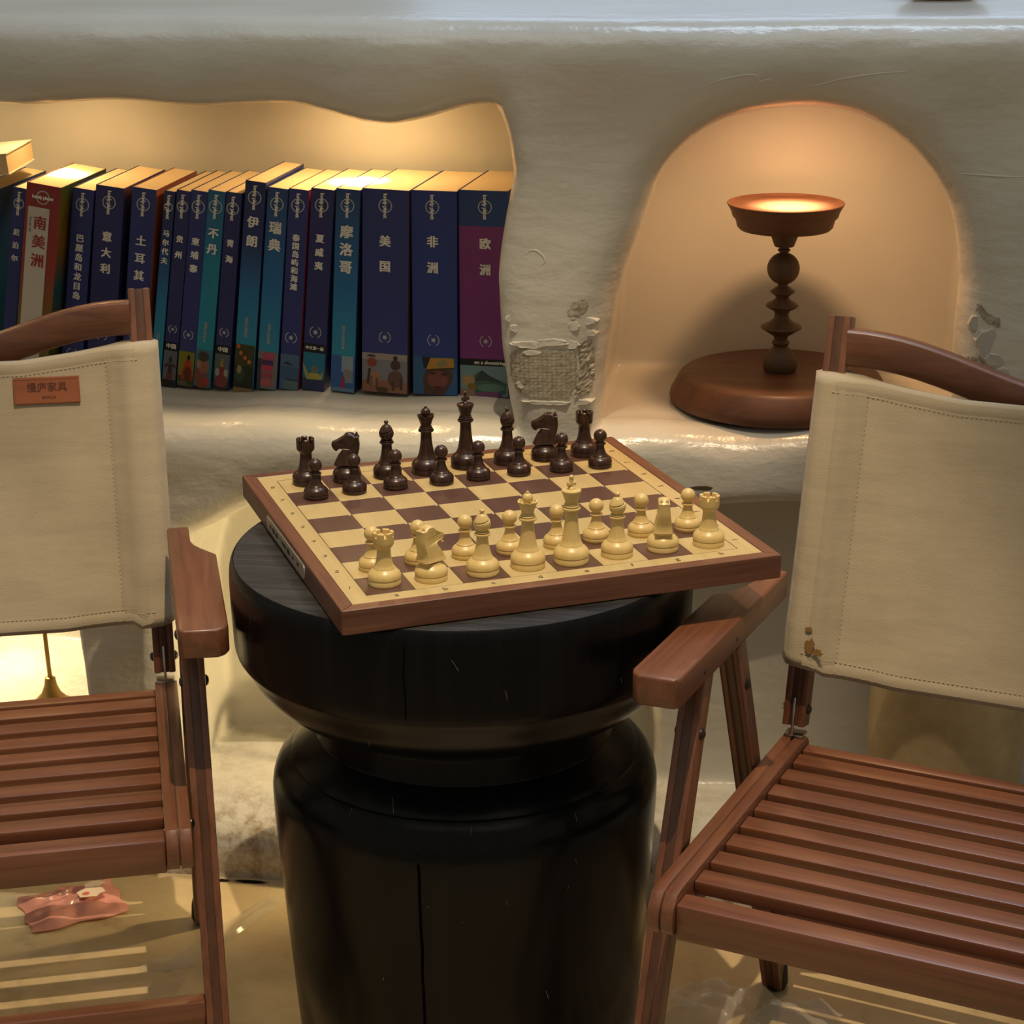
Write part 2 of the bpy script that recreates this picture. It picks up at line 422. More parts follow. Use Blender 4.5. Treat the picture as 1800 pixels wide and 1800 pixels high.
def wall_patch(name, poly, mat, lift, rough, step=.0022, sd=1):     # rough skin following the wall inside an outline
    r_ = random.Random(sd); bm = bmesh.new(); V = {}
    xs = [p[0] for p in poly]; zs = [p[1] for p in poly]
    def vert(i, j):
        if (i, j) not in V:
            x, z = min(xs) + i * step, min(zs) + j * step
            V[i, j] = bm.verts.new((x + r_.uniform(-.3, .3) * step, wall_y(x, z) - lift - r_.random() * rough * .6, z + r_.uniform(-.3, .3) * step))
        return V[i, j]
    for i in range(int((max(xs) - min(xs)) / step)):
        for j in range(int((max(zs) - min(zs)) / step)):
            if inside((min(xs) + (i + .5) * step, min(zs) + (j + .5) * step), poly):
                bm.faces.new([vert(i, j), vert(i + 1, j), vert(i + 1, j + 1), vert(i, j + 1)])
    return link(name, bm_mesh(bm), mat, wall, None)
def chip(name, x, z, rx, rz, th, mat, sd, n=11, jit=.35):            # a flake of plaster lifted off the face
    bm = bmesh.new(); r_ = random.Random(sd); top = []; bot = []
    y = wall_y(x, z)
    for u, v in blob(x, z, rx, rz, n, jit, sd):
        top.append(bm.verts.new((x + (u - x) * .8, y - th * r_.uniform(.7, 1.2), z + (v - z) * .8))); bot.append(bm.verts.new((u, wall_y(u, v) + .001, v)))
    bm.faces.new(top)
    for k in range(n): bm.faces.new([top[k], bot[k], bot[(k + 1) % n], top[(k + 1) % n]])
    return link(name, bm_mesh(bm), mat, wall, None)
def lath_mat(name, grid):
    m, nt, b = new_mat(name); v = coords(nt, (1, 1, 1))
    n1 = noise(nt, v, 160, 5, .65)
    c = ramp(nt, n1, [(.35, (.22, .19, .13)), (.55, (.40, .36, .29)), (.75, (.55, .52, .45))])
    if grid:
        sp = node(nt, 'ShaderNodeSeparateXYZ'); nt.links.new(v, sp.inputs[0]); cb = node(nt, 'ShaderNodeCombineXYZ')
        nt.links.new(sp.outputs['X'], cb.inputs['X']); nt.links.new(sp.outputs['Z'], cb.inputs['Y'])
        br = node(nt, 'ShaderNodeTexBrick'); br.offset = 0; br.inputs['Scale'].default_value = 1; br.inputs['Brick Width'].default_value = .0042; br.inputs['Row Height'].default_value = .0030; br.inputs['Mortar Size'].default_value = .00055
        br.inputs['Color1'].default_value = (.42, .39, .31, 1); br.inputs['Color2'].default_value = (.48, .45, .37, 1); br.inputs['Mortar'].default_value = (.26, .25, .19, 1)
        nt.links.new(cb.outputs[0], br.inputs['Vector'])
        mx = node(nt, 'ShaderNodeMix', data_type='RGBA'); mx.inputs[0].default_value = .45
        nt.links.new(br.outputs['Color'], mx.inputs[6]); nt.links.new(c, mx.inputs[7]); c = mx.outputs[2]
    nt.links.new(c, b.inputs['Base Color']); b.inputs['Roughness'].default_value = .7
    bump(nt, b, n1, .3, .003)
    return m
M_LATH, M_RUBBLE = lath_mat('lath_mesh', True), lath_mat('bare_mortar', False)
M_CHIP = flat('plaster_chip', (.60, .56, .48), .6, .3); M_GAP = flat('gap_shadow', (.09, .075, .05), .9, .1)
wall_patch('bare_lath', [(-.262, .526), (-.256, .533), (-.225, .536), (-.203, .534), (-.199, .520), (-.201, .500), (-.208, .489), (-.240, .488), (-.255, .492), (-.262, .508)], M_LATH, .0006, .0005, .0022, 1)
wall_patch('bare_mortar', [(-.200, .540), (-.188, .542), (-.185, .530), (-.186, .505), (-.190, .492), (-.203, .489), (-.199, .505), (-.197, .520)], M_RUBBLE, .0006, .0026, .0022, 2)
wall_patch('bare_mortar', [(-.208, .570), (-.202, .578), (-.192, .580), (-.190, .572), (-.198, .564), (-.206, .562)], M_RUBBLE, .0004, .0008, .0022, 3)
for k, (x, z, rx, rz) in enumerate([(-.243, .538, .018, .004), (-.222, .541, .014, .0045), (-.205, .539, .008, .004), (-.191, .560, .009, .004), (-.190, .549, .008, .0035), (-.256, .552, .006, .004), (-.262, .560, .004, .003), (-.251, .500, .005, .004), (-.228, .484, .024, .0022), (-.198, .484, .012, .003), (-.203, .556, .006, .005), (-.193, .525, .004, .003), (-.189, .512, .004, .003), (-.240, .531, .010, .003)]):
    chip('plaster_flake', x, z, rx, rz, .0011, M_PLASTER, 20 + k, 22, .22)
wall_patch('bare_mortar', [(.147, .582), (.150, .583), (.157, .575), (.166, .571), (.167, .564), (.159, .566), (.153, .571), (.147, .578)], M_RUBBLE, .0004, .0008, .002, 4)
wall_patch('bare_mortar', [(.142, .534), (.153, .535), (.158, .528), (.154, .523), (.143, .525)], M_RUBBLE, .0004, .0014, .002, 5)
M_PATCHP = flat('repair_plaster', (.50, .47, .43), .7, .2)
for k, (x, z, rx, rz) in enumerate([(.158, .548, .011, .017), (.147, .565, .006, .008), (.164, .534, .009, .008), (.172, .525, .006, .004)]): chip('repair_plaster', x, z, rx, rz, .0015, M_PATCHP, 50 + k, 13, .2)
for k, (x, z, rx, rz) in enumerate([(-.112, .4075, .008, .0022), (-.086, .4055, .011, .0024)]): chip('lip_crack', x, z, rx, rz, .0006, M_GAP, 60 + k, 12, .25)
# trowel ridges left in the paint over the arch
for pts in ([(-.0969, .7656), (-.0817, .7724), (-.0664, .7765), (-.0495, .7781), (-.0472, .7715), (-.0393, .774), (-.0319, .7716), (-.0243, .7644)], [(-.015, .7618), (-.0049, .7676), (.0072, .7701), (.0252, .7751), (.0551, .7795), (.085, .7822)], [(.1202, .6953), (.1384, .6949), (.1625, .6941), (.1775, .6943)], [(-.2482, .6181), (-.2405, .6233), (-.2329, .6204), (-.2289, .6134), (-.2355, .6082)]):
    P = catmull(pts, 4); bm = bmesh.new(); n = len(P)
    tube(bm, [(x, wall_y(x, z) + .0004, z) for x, z in P], [.0011 * (.35 + .65 * math.sin(PI * (k + .5) / n)) for k in range(n)], 8)
    link('trowel_ridge', bm_mesh(bm), M_PLASTER, wall, 60)
# floor
bm = bmesh.new(); add_box(bm, (-3, -2, -.06), (3, 1.70, 0)); floor = link('floor', bm_mesh(bm), M_FLOOR); tag(floor, kind='structure')
bm = bmesh.new()                                # dark gaps where the floor has come away from the wall foot
for k, (x, y, rx, ry) in enumerate([(-.735, 1.651, .030, .004), (-.768, 1.647, .02, .003), (-.700, 1.655, .034, .0055), (-.665, 1.660, .012, .004), (-.515, 1.6545, .016, .0025), (-.545, 1.653, .010, .002)]):
    vs3 = [bm.verts.new((u, v, .0012)) for u, v in blob(x, y, rx, ry, 20, .3, 70 + k)]; bm.faces.new(vs3)
link('floor_gap', bm_mesh(bm), flat('floor_gap', (.012, .009, .005), .95, .05), floor)['kind'] = 'stuff'

# ------------------------------------------------------------------ folding chairs
HW = .21                                        # half the width between the seat rails' centre lines
ZS = 1.0
def leg_y(z, front): return .122 - .142 * (.4 - z) / .4 if front else .182 + .155 * (.4 - z) / .4
def lam_bar(a, b, w, h, lat=(1, 0, 0)):          # laminated bar: two red strips with a dark core, core a hair recessed
    bm = bmesh.new(); a, b = Vector(a), Vector(b); s = Vector(lat)
    for k in (-1, 1): add_bar(bm, a + s * k * w * .34, b + s * k * w * .34, w * .32, h, .0012, 0, lat)
    d = (b - a).normalized() * .0006
    add_bar(bm, a + d, b - d, w * .38, h - .0012, .0003, 1, lat)
    return bm_mesh(bm)
def canvas_point(u, v, side):                    # side 0 = front face, 1 = back face; u -1..1 across, v 0..1 upward
    zb, zt, th, hw = .327, .558, .0045, HW + .0135
    x = u * hw; e = max(0, 1 - (1 - abs(u)) * hw / .0135)                        # rounds off around the post
    half = .0125 * math.sqrt(max(0, 1 - e * e)) if abs(x) > HW - .016 else th / 2 + (.0125 - th / 2) * math.exp(-((HW - .016 - abs(x)) / .012) ** 1.2)
    sag = 1 - (x / HW) ** 2
    z0_ = zb - .008 * min(1, sag * 1.6) + .004 * math.sin(5 * u) * (abs(u) > .85)
    z1_ = zt - .0125 * min(1, max(0, sag) * 1.35) ** 1.3
    z = z0_ + (z1_ - z0_) * v
    y = .295 + (z - .327) * .075 / .27 + .013 * max(0, sag) * (.6 + .4 * math.sin(PI * v)) + .0018 * math.sin(9 * u + 7 * v) * sag * math.sin(PI * v)
    y += .0013 * math.exp(-((v - .86) / .05) ** 2) * math.sin(6 * u + 1) * sag - .0012 * math.exp(-((v - .12) / .05) ** 2) * math.sin(11 * u) * (.4 + .6 * abs(u))
    y += .0010 * math.exp(-((abs(x) - HW + .06) / .012) ** 2) * math.sin(9 * v + 2)
    return Vector((x, y + (half if side else -half), z))
def canvas_back():
    nx, nz = 72, 30; bm = bmesh.new(); rows = []
    for j in range(nz + 1):
        v = j / nz
        rows.append([bm.verts.new(canvas_point(-1 + 2 * i / nx, v, 0)) for i in range(nx + 1)] + [bm.verts.new(canvas_point(1 - 2 * i / nx, v, 1)) for i in range(nx + 1)])
    n = len(rows[0])
    for A, B in zip(rows, rows[1:]):
        for k in range(n): bm.faces.new([A[k], A[(k + 1) % n], B[(k + 1) % n], B[k]])
    for ring in (rows[0], rows[-1]):
        for i in range(nx): bm.faces.new([ring[i], ring[i + 1], ring[n - 2 - i], ring[n - 1 - i]])
    bmesh.ops.remove_doubles(bm, verts=bm.verts[:], dist=.00005)
    return bm_mesh(bm)
def canvas_band(u0, u1, v0, v1, nu, nv, lift):   # a doubled strip of cloth lying on the front
    bm = bmesh.new(); V = {}
    for i in range(nu + 1):
        for j in range(nv + 1):
            p = canvas_point(u0 + (u1 - u0) * i / nu, v0 + (v1 - v0) * j / nv, 0)
            edge = i in (0, nu) or j in (0, nv)
            V[i, j] = bm.verts.new((p.x, p.y - (-.0006 if edge else lift), p.z))
    for i in range(nu):
        for j in range(nv): bm.faces.new([V[i, j], V[i + 1, j], V[i + 1, j + 1], V[i, j + 1]])
    return bm_mesh(bm)
def canvas_stitches(lines):
    bm = bmesh.new()
    for (ua, va, ub, vb, n) in lines:
        for k in range(n):
            a, b = (k + .1) / n, (k + .72) / n
            p, q = (canvas_point(ua + (ub - ua) * t, va + (vb - va) * t, 0) for t in (a, b))
            p.y -= .0008; q.y -= .0008
            add_bar(bm, p, q, .0005, .0004, 0)
    return bm_mesh(bm)
def crest_rail():
    bm = bmesh.new(); n = 28; rows = []
    for i in range(n + 1):
        u = -1 + 2 * i / n; x = u * (HW - .009); dip = .044 * math.cos(u * PI / 2) ** 2
        y = .371 + .020 * math.cos(u * PI / 2); zc = .577 - dip; hh = .0145; ww = .0075
        ring = []
        for (dy, dz) in ((-ww, -hh + .002), (-ww + .002, -hh), (ww - .002, -hh), (ww, -hh + .002), (ww, hh - .002), (ww - .002, hh), (-ww + .002, hh), (-ww, hh - .002)):
            ring.append(bm.verts.new((x, y + dy, zc + dz)))
        rows.append(ring)
    for A, B in zip(rows, rows[1:]):
        for k in range(8): bm.faces.new([A[k], A[(k + 1) % 8], B[(k + 1) % 8], B[k]])
    bm.faces.new(rows[0]); bm.faces.new(rows[-1][::-1])
    return bm_mesh(bm)
def bolt(parent, x, y, z, s, r=.0045, t=.003):
    bm = bmesh.new(); lathe(bm, [(0, t), (r * .6, t * .85), (r, t * .35), (r, 0), (0, 0)], 12)
    return link('bolt', bm_mesh(bm), M_METAL, parent, 40, (x, y, z), (0, s * PI / 2, 0))
def make_chair(loc, yaw, label):
    root = thing('folding_chair', label, 'chair', loc, yaw, 'slatted folding chairs beside the stool')
    for s in (-1, 1):
        X = s * HW
        # seat side rail, doubled with a groove between the two halves; rounded front end
        bm = bmesh.new()
        prof = [(-.004, .262), (-.007, .254), (-.007, .246), (-.004, .240), (.004, .238), (.30, .236), (.306, .240), (.306, .258), (.300, .264), (.012, .270), (.003, .269)]
        for k in (-1, 1):
            add_prism(bm, prof, X + k * .0051 - .0046, X + k * .0051 + .0046, 'x', .0009, 2, 0)
        add_prism(bm, [(y * .985 + .002, z - .0004 if z > .25 else z + .0015) for y, z in prof], X - .0015, X + .0015, 'x', 0, 1, 1)
        link('seat_rail', bm_mesh(bm), [WY, WDK], root, 35)
        # back post with forked foot, hinge plate and pins
        d = Vector((0, .075, .27)).normalized(); p0 = Vector((X, .297, .274)); p1 = Vector((X, .3795, .600))
        link('back_post', lam_bar(p0, p1, .0185, .017), [WZ, WDK], root, 35)
        bm = bmesh.new(); add_bar(bm, (X, .2875, .268), (X, .2935, .300), .0022, .003, .0004); add_box(bm, (X - .008, .292, .2650), (X + .008, .3045, .2672), .0006)
        link('hinge', bm_mesh(bm), M_STEEL, root, 35)
        for k in (-1, 1): bolt(root, X + k * .0093, .300, .288, k, .004)
        # legs outside the seat rail
        XL = X + s * .0205
        fl = link('front_leg', lam_bar((XL, leg_y(0, True), .0), (XL, leg_y(.388, True), .388), .0175, .019), [WZ, WDK], root, 35)
        rl = link('rear_leg', lam_bar((XL, leg_y(.006, False), .006), (XL, leg_y(.386, False), .386), .0175, .019), [WZ, WDK], root, 35)
        bm = bmesh.new(); a = Vector((XL, leg_y(.0, False) - .001, .0)); lathe(bm, [(0, 0), (.009, 0), (.0115, .006), (.0105, .02), (.0085, .028), (0, .028)], 14, 0, None, a)
        tip = link('rubber_foot', bm_mesh(bm), flat('black_rubber', (.012, .012, .011), .6), rl, 40)
        for (yy, zz) in ((leg_y(.345, True), .345), (leg_y(.345, False), .345)):
            bolt(root, XL + s * .0087, yy, zz, s); bolt(root, XL - s * .0087, yy, zz, -s)
        bolt(root, X + s * .0097, .045, .252, s, .0045, .0035)
        # arm: narrow behind, flaring to the outside in front
        xi, xo, xn = .0095, .0475, .028
        out = [(xi, .052), (xi + .003, .047), (xo - .009, .045), (xo - .003, .049), (xo, .056), (xo, .216), (xo - .004, .222), (xn + .009, .232), (xn + .003, .243), (xn, .256), (xn, .292), (xi, .292)]
        bm = bmesh.new(); pts = [(X + s * a, b) for a, b in out]
        add_prism(bm, pts if s > 0 else pts[::-1], .386, .409, 'z', .0022, 3)
        arm = link('arm_rest', bm_mesh(bm), WY, root, 40)
        for yy in (.10, .17):
            bm = bmesh.new(); lathe(bm, [(0, .0003), (.0017, .0003), (.0017, -.002), (0, -.002)], 10)
            link('screw_hole', bm_mesh(bm), M_BLACK, arm, 40, (X + s * xi, yy, .395), (0, -s * PI / 2, 0))
    # slats, front rail, stretchers
    for k in range(8):
        yc = .0445 + k * .0322; zc = .2640 - k * .0009
        bm = bmesh.new(); add_box(bm, (-HW + .0098, yc - .0098, zc - .0105), (HW - .0098, yc + .0098, zc), .0014, 2)
        link('slat', bm_mesh(bm), WX, root, 40)
    bm = bmesh.new(); add_box(bm, (-HW + .0098, -.002, .236), (HW - .0098, .0175, .2635), .002, 2); add_box(bm, (-HW + .0098, .0170, .2385), (HW - .0098, .0362, .2518), .001, 1); link('front_rail', bm_mesh(bm), WX, root, 40)
    bm = bmesh.new(); add_box(bm, (-HW + .0098, .286, .240), (HW - .0098, .300, .2575), .002, 2); link('rear_rail', bm_mesh(bm), WX, root, 40)
    y0 = leg_y(.10, True); bm = bmesh.new(); add_box(bm, (-HW - .0118, y0 - .007, .086), (HW + .0118, y0 + .007, .117), .002, 2); link('front_stretcher', bm_mesh(bm), WX, root, 40)
    y0 = leg_y(.10, False); bm = bmesh.new(); add_box(bm, (-HW - .0118, y0 - .007, .086), (HW + .0118, y0 + .007, .117), .002, 2); link('rear_stretcher', bm_mesh(bm), WX, root, 40)
    link('crest_rail', crest_rail(), WX, root, 50)
    cv = link('canvas_back', canvas_back(), M_CANVAS, root, 180)
    for s in (-1, 1):
        link('sleeve_band', canvas_band(s * .79, s * .905, .01, .985, 8, 30, .0008), M_CANVAS2, cv, 180)
    link('top_hem', canvas_band(-.925, .925, .945, .997, 60, 3, .0006), M_CANVAS, cv, 180)
    link('bottom_hem', canvas_band(-.925, .925, .003, .06, 60, 3, .0006), M_CANVAS, cv, 180)
    o = link('stitching', canvas_stitches([(-.795, .02, -.795, .98, 60), (.795, .02, .795, .98, 60), (-.92, .950, .92, .950, 110), (-.92, .055, .92, .055, 110)]), M_THREAD, cv); o['kind'] = 'stuff'
    return root, cv
def chair_from_side(px, py, yaw, s):             # seat-rail front point of the side nearer the stool
    return (px - s * HW * math.cos(yaw), py - s * HW * math.sin(yaw), 0)
yl, yr = R(19.9), R(-17.0)
chL, cvL = make_chair(chair_from_side(-.4438, 1.253, yl, 1), yl, 'folding chair left of the black stool, canvas back with a leather tag')
chR, cvR = make_chair(chair_from_side(-.0809, 1.2093, yr, -1), yr, 'folding chair right of the black stool, stained plain canvas back')
# leather tag stitched on the left canvas
bm = bmesh.new(); add_box(bm, (-.028, -.0007, -.0117), (.028, .0007, .0117), .0005, 1)
tagp = link('leather_tag', bm_mesh(bm), M_LEATHER, cvL, 40, (.1265, .3508, .521), (R(-15.5), R(0), R(-3)))
M_DARKTEXT = flat('burnt_lettering', (.075, .022, .008), .7)
text('慢庐家具', .0086, M_DARKTEXT, tagp, T(.0005, -.00078, .0022) @ RX(PI / 2), 'tag_lettering', .012)
text('BWILD', .0038, M_DARKTEXT, tagp, T(.002, -.00078, -.0062) @ RX(PI / 2), 'tag_lettering', .01)
bm = bmesh.new()
for k in range(24):
    x = -.0262 + k * .00224
    for z in (-.0100, .0100): add_box(bm, (x, -.0011, z - .0003), (x + .0014, -.0006, z + .0003))
for k in range(8):
    z = -.0095 + k * .00265
    for x in (-.0266, .0266): add_box(bm, (x - .0003, -.0011, z), (x + .0003, -.0006, z + .0017))
st_ = link('stitching', bm_mesh(bm), flat('tan_thread', (.30, .13, .03), .8), tagp); st_['kind'] = 'stuff'
# rust stain on the right canvas, near its lower corner
bm = bmesh.new()
for (cx, cz, rx, rz, sd) in ((-.198, .349, .0042, .0062, 1), (-.191, .345, .004, .003, 2), (-.200, .362, .003, .002, 3)):
    t = bmesh.new(); vs2 = [t.verts.new((x, 0, z)) for x, z in blob(cx, cz, rx, rz, 14, .35, sd)]; t.faces.new(vs2)
    for v in t.verts: v.co.y = .295 + (v.co.z - .327) * .075 / .27 - .0142
    merge(bm, t)
link('rust_stain', bm_mesh(bm), flat('rust_stain', (.22, .12, .04), .95, .1), cvR)

# ------------------------------------------------------------------ black drum stool
SX, SY = -.2595, 1.432
stool = thing('drum_stool', 'black turned wooden drum stool carrying the chess board', 'stool', (SX, SY, 0))
ST_TOP = .4390
prof = [(0, 0), (.138, 0), (.141, .004), (.148, .10), (.1545, .20), (.1562, .236), (.1558, .247), (.1535, .2565), (.1490, .2645), (.1425, .2705), (.1412, .2714), (.1402, .2722), (.1372, .2752), (.1290, .2820), (.1215, .2880), (.1205, .2888), (.1200, .2900), (.1190, .2980), (.1185, .306), (.1185, .310), (.1195, .3125),
        (.135, .318), (.152, .328), (.165, .341), (.1735, .356), (.1785, .3635), (.1800, .367), (.1810, .375), (.1822, .415), (.1815, .432), (.1792, .4378), (.178, .4385)]
prof2 = catmull(prof[1:], 3)
bm = bmesh.new(); lathe(bm, [(0, 0)] + prof2, 96); lathe(bm, [(.178, .4385), (0, .4386)], 96, 1)
bmesh.ops.remove_doubles(bm, verts=bm.verts[:], dist=.00002)
link('stool_body', bm_mesh(bm), [M_STOOL, M_STOOLTOP], stool, 35)
def radius_at(z):
    for (r0, z0), (r1, z1) in zip(prof2, prof2[1:]):
        if z0 <= z <= z1 and z1 > z0: return r0 + (r1 - r0) * (z - z0) / (z1 - z0)
    return .15
# drying cracks: thin dark grooves running down the body
def groove(a0, zs, w, sd):
    r_ = random.Random(sd); bm = bmesh.new(); prev = None; a = a0
    for i, z in enumerate(zs):
        a += r_.uniform(-.004, .004); ww = w * (1 if 0 < i < len(zs) - 1 else .2); rr = radius_at(z) + .0002
        cur = [bm.verts.new((rr * math.cos(a + d), rr * math.sin(a + d), z)) for d in (-ww / rr, ww / rr)]
        if prev: bm.faces.new([prev[0], prev[1], cur[1], cur[0]])
        prev = cur
    return link('drying_crack', bm_mesh(bm), flat('crack_black', (.0008, .0008, .0008), .9, .05), stool)
AF = R(-90 - 3)
groove(AF + .0, [.252 - .012 * k for k in range(21)], .0011, 1)
groove(AF - .005, [.430 - .008 * k for k in range(9)], .0005, 2)
r_ = random.Random(4); bm = bmesh.new()
for k in range(26):
    a = R(r_.uniform(-160, -20)); z = r_.choice([r_.uniform(.06, .23), r_.uniform(.26, .29), r_.uniform(.32, .42)]); L = r_.uniform(.001, .012); w = r_.uniform(.0001, .00025); tilt = r_.uniform(-.6, .6)
    n = 5; prev = None
    for i in range(n):
        zz = z + L * i / n; rr = radius_at(zz) + .00025; aa = a + tilt * L * i / n / rr + .0006 * math.sin(i)
        cur = [bm.verts.new((rr * math.cos(aa + d), rr * math.sin(aa + d), zz)) for d in (-w / rr, w / rr)]
        if prev: bm.faces.new([prev[0], prev[1], cur[1], cur[0]])
        prev = cur
s_ = link('scratches', bm_mesh(bm), flat('scuff', (.16, .14, .12), .7), stool); s_['kind'] = 'stuff'

# ------------------------------------------------------------------ chess board
SQ = .036; BZ = .4577; BYAW = R(27.682)
BC = (-.2378, 1.4627); BT = .0186
board = thing('chess_board', 'walnut framed chess board lying on the black stool', 'chess board', (BC[0], BC[1], BZ - BT), BYAW)
H4 = 4 * SQ; FO = 4.69 * SQ; FI = 4.40 * SQ
def ring_mesh(bm, out, inn, z0, z1, mat=0, bev=0):
    for (a, b, c, d, m) in ((-out, -out, out, -inn, 0), (-out, inn, out, out, 0), (-out, -inn, -inn, inn, 1), (inn, -inn, out, inn, 1)):
        add_box(bm, (a, b, z0), (c, d, z1), bev, 2, mat + m)
bm = bmesh.new()
for (ax, s) in ((0, -1), (0, 1), (1, -1), (1, 1)):   # four mitred rails
    q = [(-FO, -FO), (FO, -FO), (FI, -FI), (-FI, -FI)] if s < 0 else [(-FO, FO), (-FI, FI), (FI, FI), (FO, FO)]
    q = q if ax == 0 else [(y, x) for x, y in q][::-1]
    add_prism(bm, q, 0, BT, 'z', .0006, 1, 0 if ax == 0 else 1)
link('frame', bm_mesh(bm), [M_BFX, M_BFY], board, 30)
bm = bmesh.new(); add_box(bm, (-FI, -FI, .002), (FI, FI, BT - .0016), 0); link('base_panel', bm_mesh(bm), M_WENGE, board)
bm = bmesh.new(); ring_mesh(bm, FI - .0003, H4 + .0006, BT - .0015, BT - .0004); link('border_strip', bm_mesh(bm), [M_MAPLE, M_MAPLE], board)
bm = bmesh.new(); ring_mesh(bm, H4 + .0006, H4, BT - .0015, BT - .00045); link('inlay_line', bm_mesh(bm), [M_WENGE, M_WENGE], board)
bm = bmesh.new(); g = .00012; add_box(bm, (g - SQ / 2, g - SQ / 2, -.0011), (SQ / 2 - g, SQ / 2 - g, 0), .00012, 1)
sq_me = bm_mesh(bm); sq_dk = sq_me.copy(); sq_me.materials.append(M_MAPLE); sq_dk.materials.append(M_WENGE)
def sqc(f, r_): return (-H4 + (f + .5) * SQ, -H4 + (r_ + .5) * SQ)
for f in range(8):
    for k in range(8):
        x, y = sqc(f, k); o = bpy.data.objects.new('square', sq_dk if (f + k) % 2 == 0 else sq_me); COL.objects.link(o); o.parent = board; o.location = (x, y, BT - .0004)
bm = bmesh.new()
for f in range(8):
    for k in range(1, 9):
        x, y = -H4 + (f + 1) * SQ - .0018, -H4 + k * SQ - .0018
        add_box(bm, (x - .0008, y - .0005, BT - .0005), (x + .0008, y + .0005, BT - .00025))
d_ = link('led_dots', bm_mesh(bm), flat('led_lens', (.75, .70, .58), .4), board); d_['kind'] = 'stuff'
M_NOTE = flat('board_lettering', (.13, .09, .045), .6)
BM = (H4 + FI) / 2
for i in range(8):
    x, y = sqc(i, i)
    text('abcdefgh'[i], .0080, M_NOTE, board, T(x + .002, -BM + .0005, BT - .00033), 'notation', .01)
    text(str(i + 1), .0072, M_NOTE, board, T(-BM - .0005, y + .001, BT - .00033) @ RZ(R(-20)), 'notation', .008)
    text(str(i + 1), .0072, M_NOTE, board, T(BM + .0005, y + .001, BT - .00033) @ RZ(R(90)), 'notation', .008)
# control strip let into the left edge
M_SIL = flat('satin_silver', (.52, .46, .38), .38, .5, .55)
def stadium(L, Hh, r, n=6):
    p = []
    for cx, cy, a0 in ((L / 2 - r, Hh / 2 - r, 0), (-L / 2 + r, Hh / 2 - r, 90), (-L / 2 + r, -Hh / 2 + r, 180), (L / 2 - r, -Hh / 2 + r, 270)):
        for k in range(n + 1):
            a = R(a0 + 90 * k / n); p.append((cx + r * math.cos(a), cy + r * math.sin(a)))
    return p
PL = 3.62 * SQ; PC = (4.18 - 4) * SQ
bm = bmesh.new(); add_prism(bm, [(y + PC, z + BT / 2 - .0008) for y, z in stadium(PL, .0118, .0045)], -FO - .0007, -FO + .001, 'x', .0003, 1)
panel = link('control_strip', bm_mesh(bm), M_SIL, board, 40)
for dy, w, hgt in ((.050, .0030, .0030), (.0385, .0046, .0040), (.0275, .0046, .0040), (-.013, .0058, .0044)):
    bm = bmesh.new(); add_prism(bm, [(y + PC + dy, z + BT / 2 - .0008) for y, z in stadium(w * 1.5, hgt, hgt * .4, 4)], -FO - .0010, -FO - .0004, 'x'); link('button', bm_mesh(bm), M_BLACK, panel, 40)
for s, dy in (('*', .018), ('I', .013), ('BOARD', .0015), ('ON', -.028), ('USB', -.044)):
    text(s, .0040, M_BLACK, panel, T(-FO - .00076, PC + dy, BT / 2 - .0008) @ RZ(-PI / 2) @ RX(PI / 2), 'strip_marking', .01)

# ------------------------------------------------------------------ chess men
def body_prof(r, h0, waist, top_r, top):
    # slab foot, rounded shoulder, step ring, then a concave stem up to 'top'
    p = [(0, 0), (r * .955, 0), (r * .985, .0004), (r * .985, h0 * .33), (r * .955, h0 * .37), (r, h0 * .42), (r * 1.0, h0 * .55), (r * .95, h0 * .72), (r * .82, h0 * .87), (r * .645, h0 * .985), (r * .63, h0), (r * .625, h0 * 1.08), (r * .585, h0 * 1.12)]
    for k in range(1, 9):
        t = k / 8; z = h0 * 1.12 + (top - h0 * 1.12) * t
        p.append((top_r + (r * .575 - top_r) * (1 - t) ** 2.1, z))
    return p
def collar(z, r, t): return [(r * .62, z), (r * .93, z + t * .08), (r, z + t * .35), (r, z + t * .65), (r * .93, z + t * .92), (r * .62, z + t)]
def ball(z, r, n=10, a0=-65, a1=90): return [(max(0, r * math.cos(R(a0 + (a1 - a0) * k / n))) if k < n or a1 < 90 else 0, z + r * math.sin(R(a0 + (a1 - a0) * k / n))) for k in range(n + 1)]
def pawn_mesh():
    bm = bmesh.new()
    p = body_prof(.0103, .0098, 0, .0034, .0198) + collar(.0200, .0050, .0015) + [(.0030, .0216)] + ball(.0274, .0057, 12, -58)
    lathe(bm, p, 32); return bm_mesh(bm)
def rook_mesh():
    bm = bmesh.new()
    p = body_prof(.0121, .0118, 0, .0050, .0262) + [(.0052, .0272), (.0066, .0288), (.0074, .0300), (.0076, .0312), (.0076, .0358), (.0050, .0358), (.0048, .0345), (0, .0345)]
    lathe(bm, p, 36)
    n = 6
    for k in range(n):
        a0, a1 = 2 * PI * k / n + .14, 2 * PI * (k + 1) / n - .14; m = 5
        ang = [a0 + (a1 - a0) * i / m for i in range(m + 1)]
        pts = [(.0076 * math.cos(a), .0076 * math.sin(a)) for a in ang] + [(.0050 * math.cos(a), .0050 * math.sin(a)) for a in ang[::-1]]
        add_prism(bm, pts, .0352, .0392, 'z', .0003, 1)
    return bm_mesh(bm)
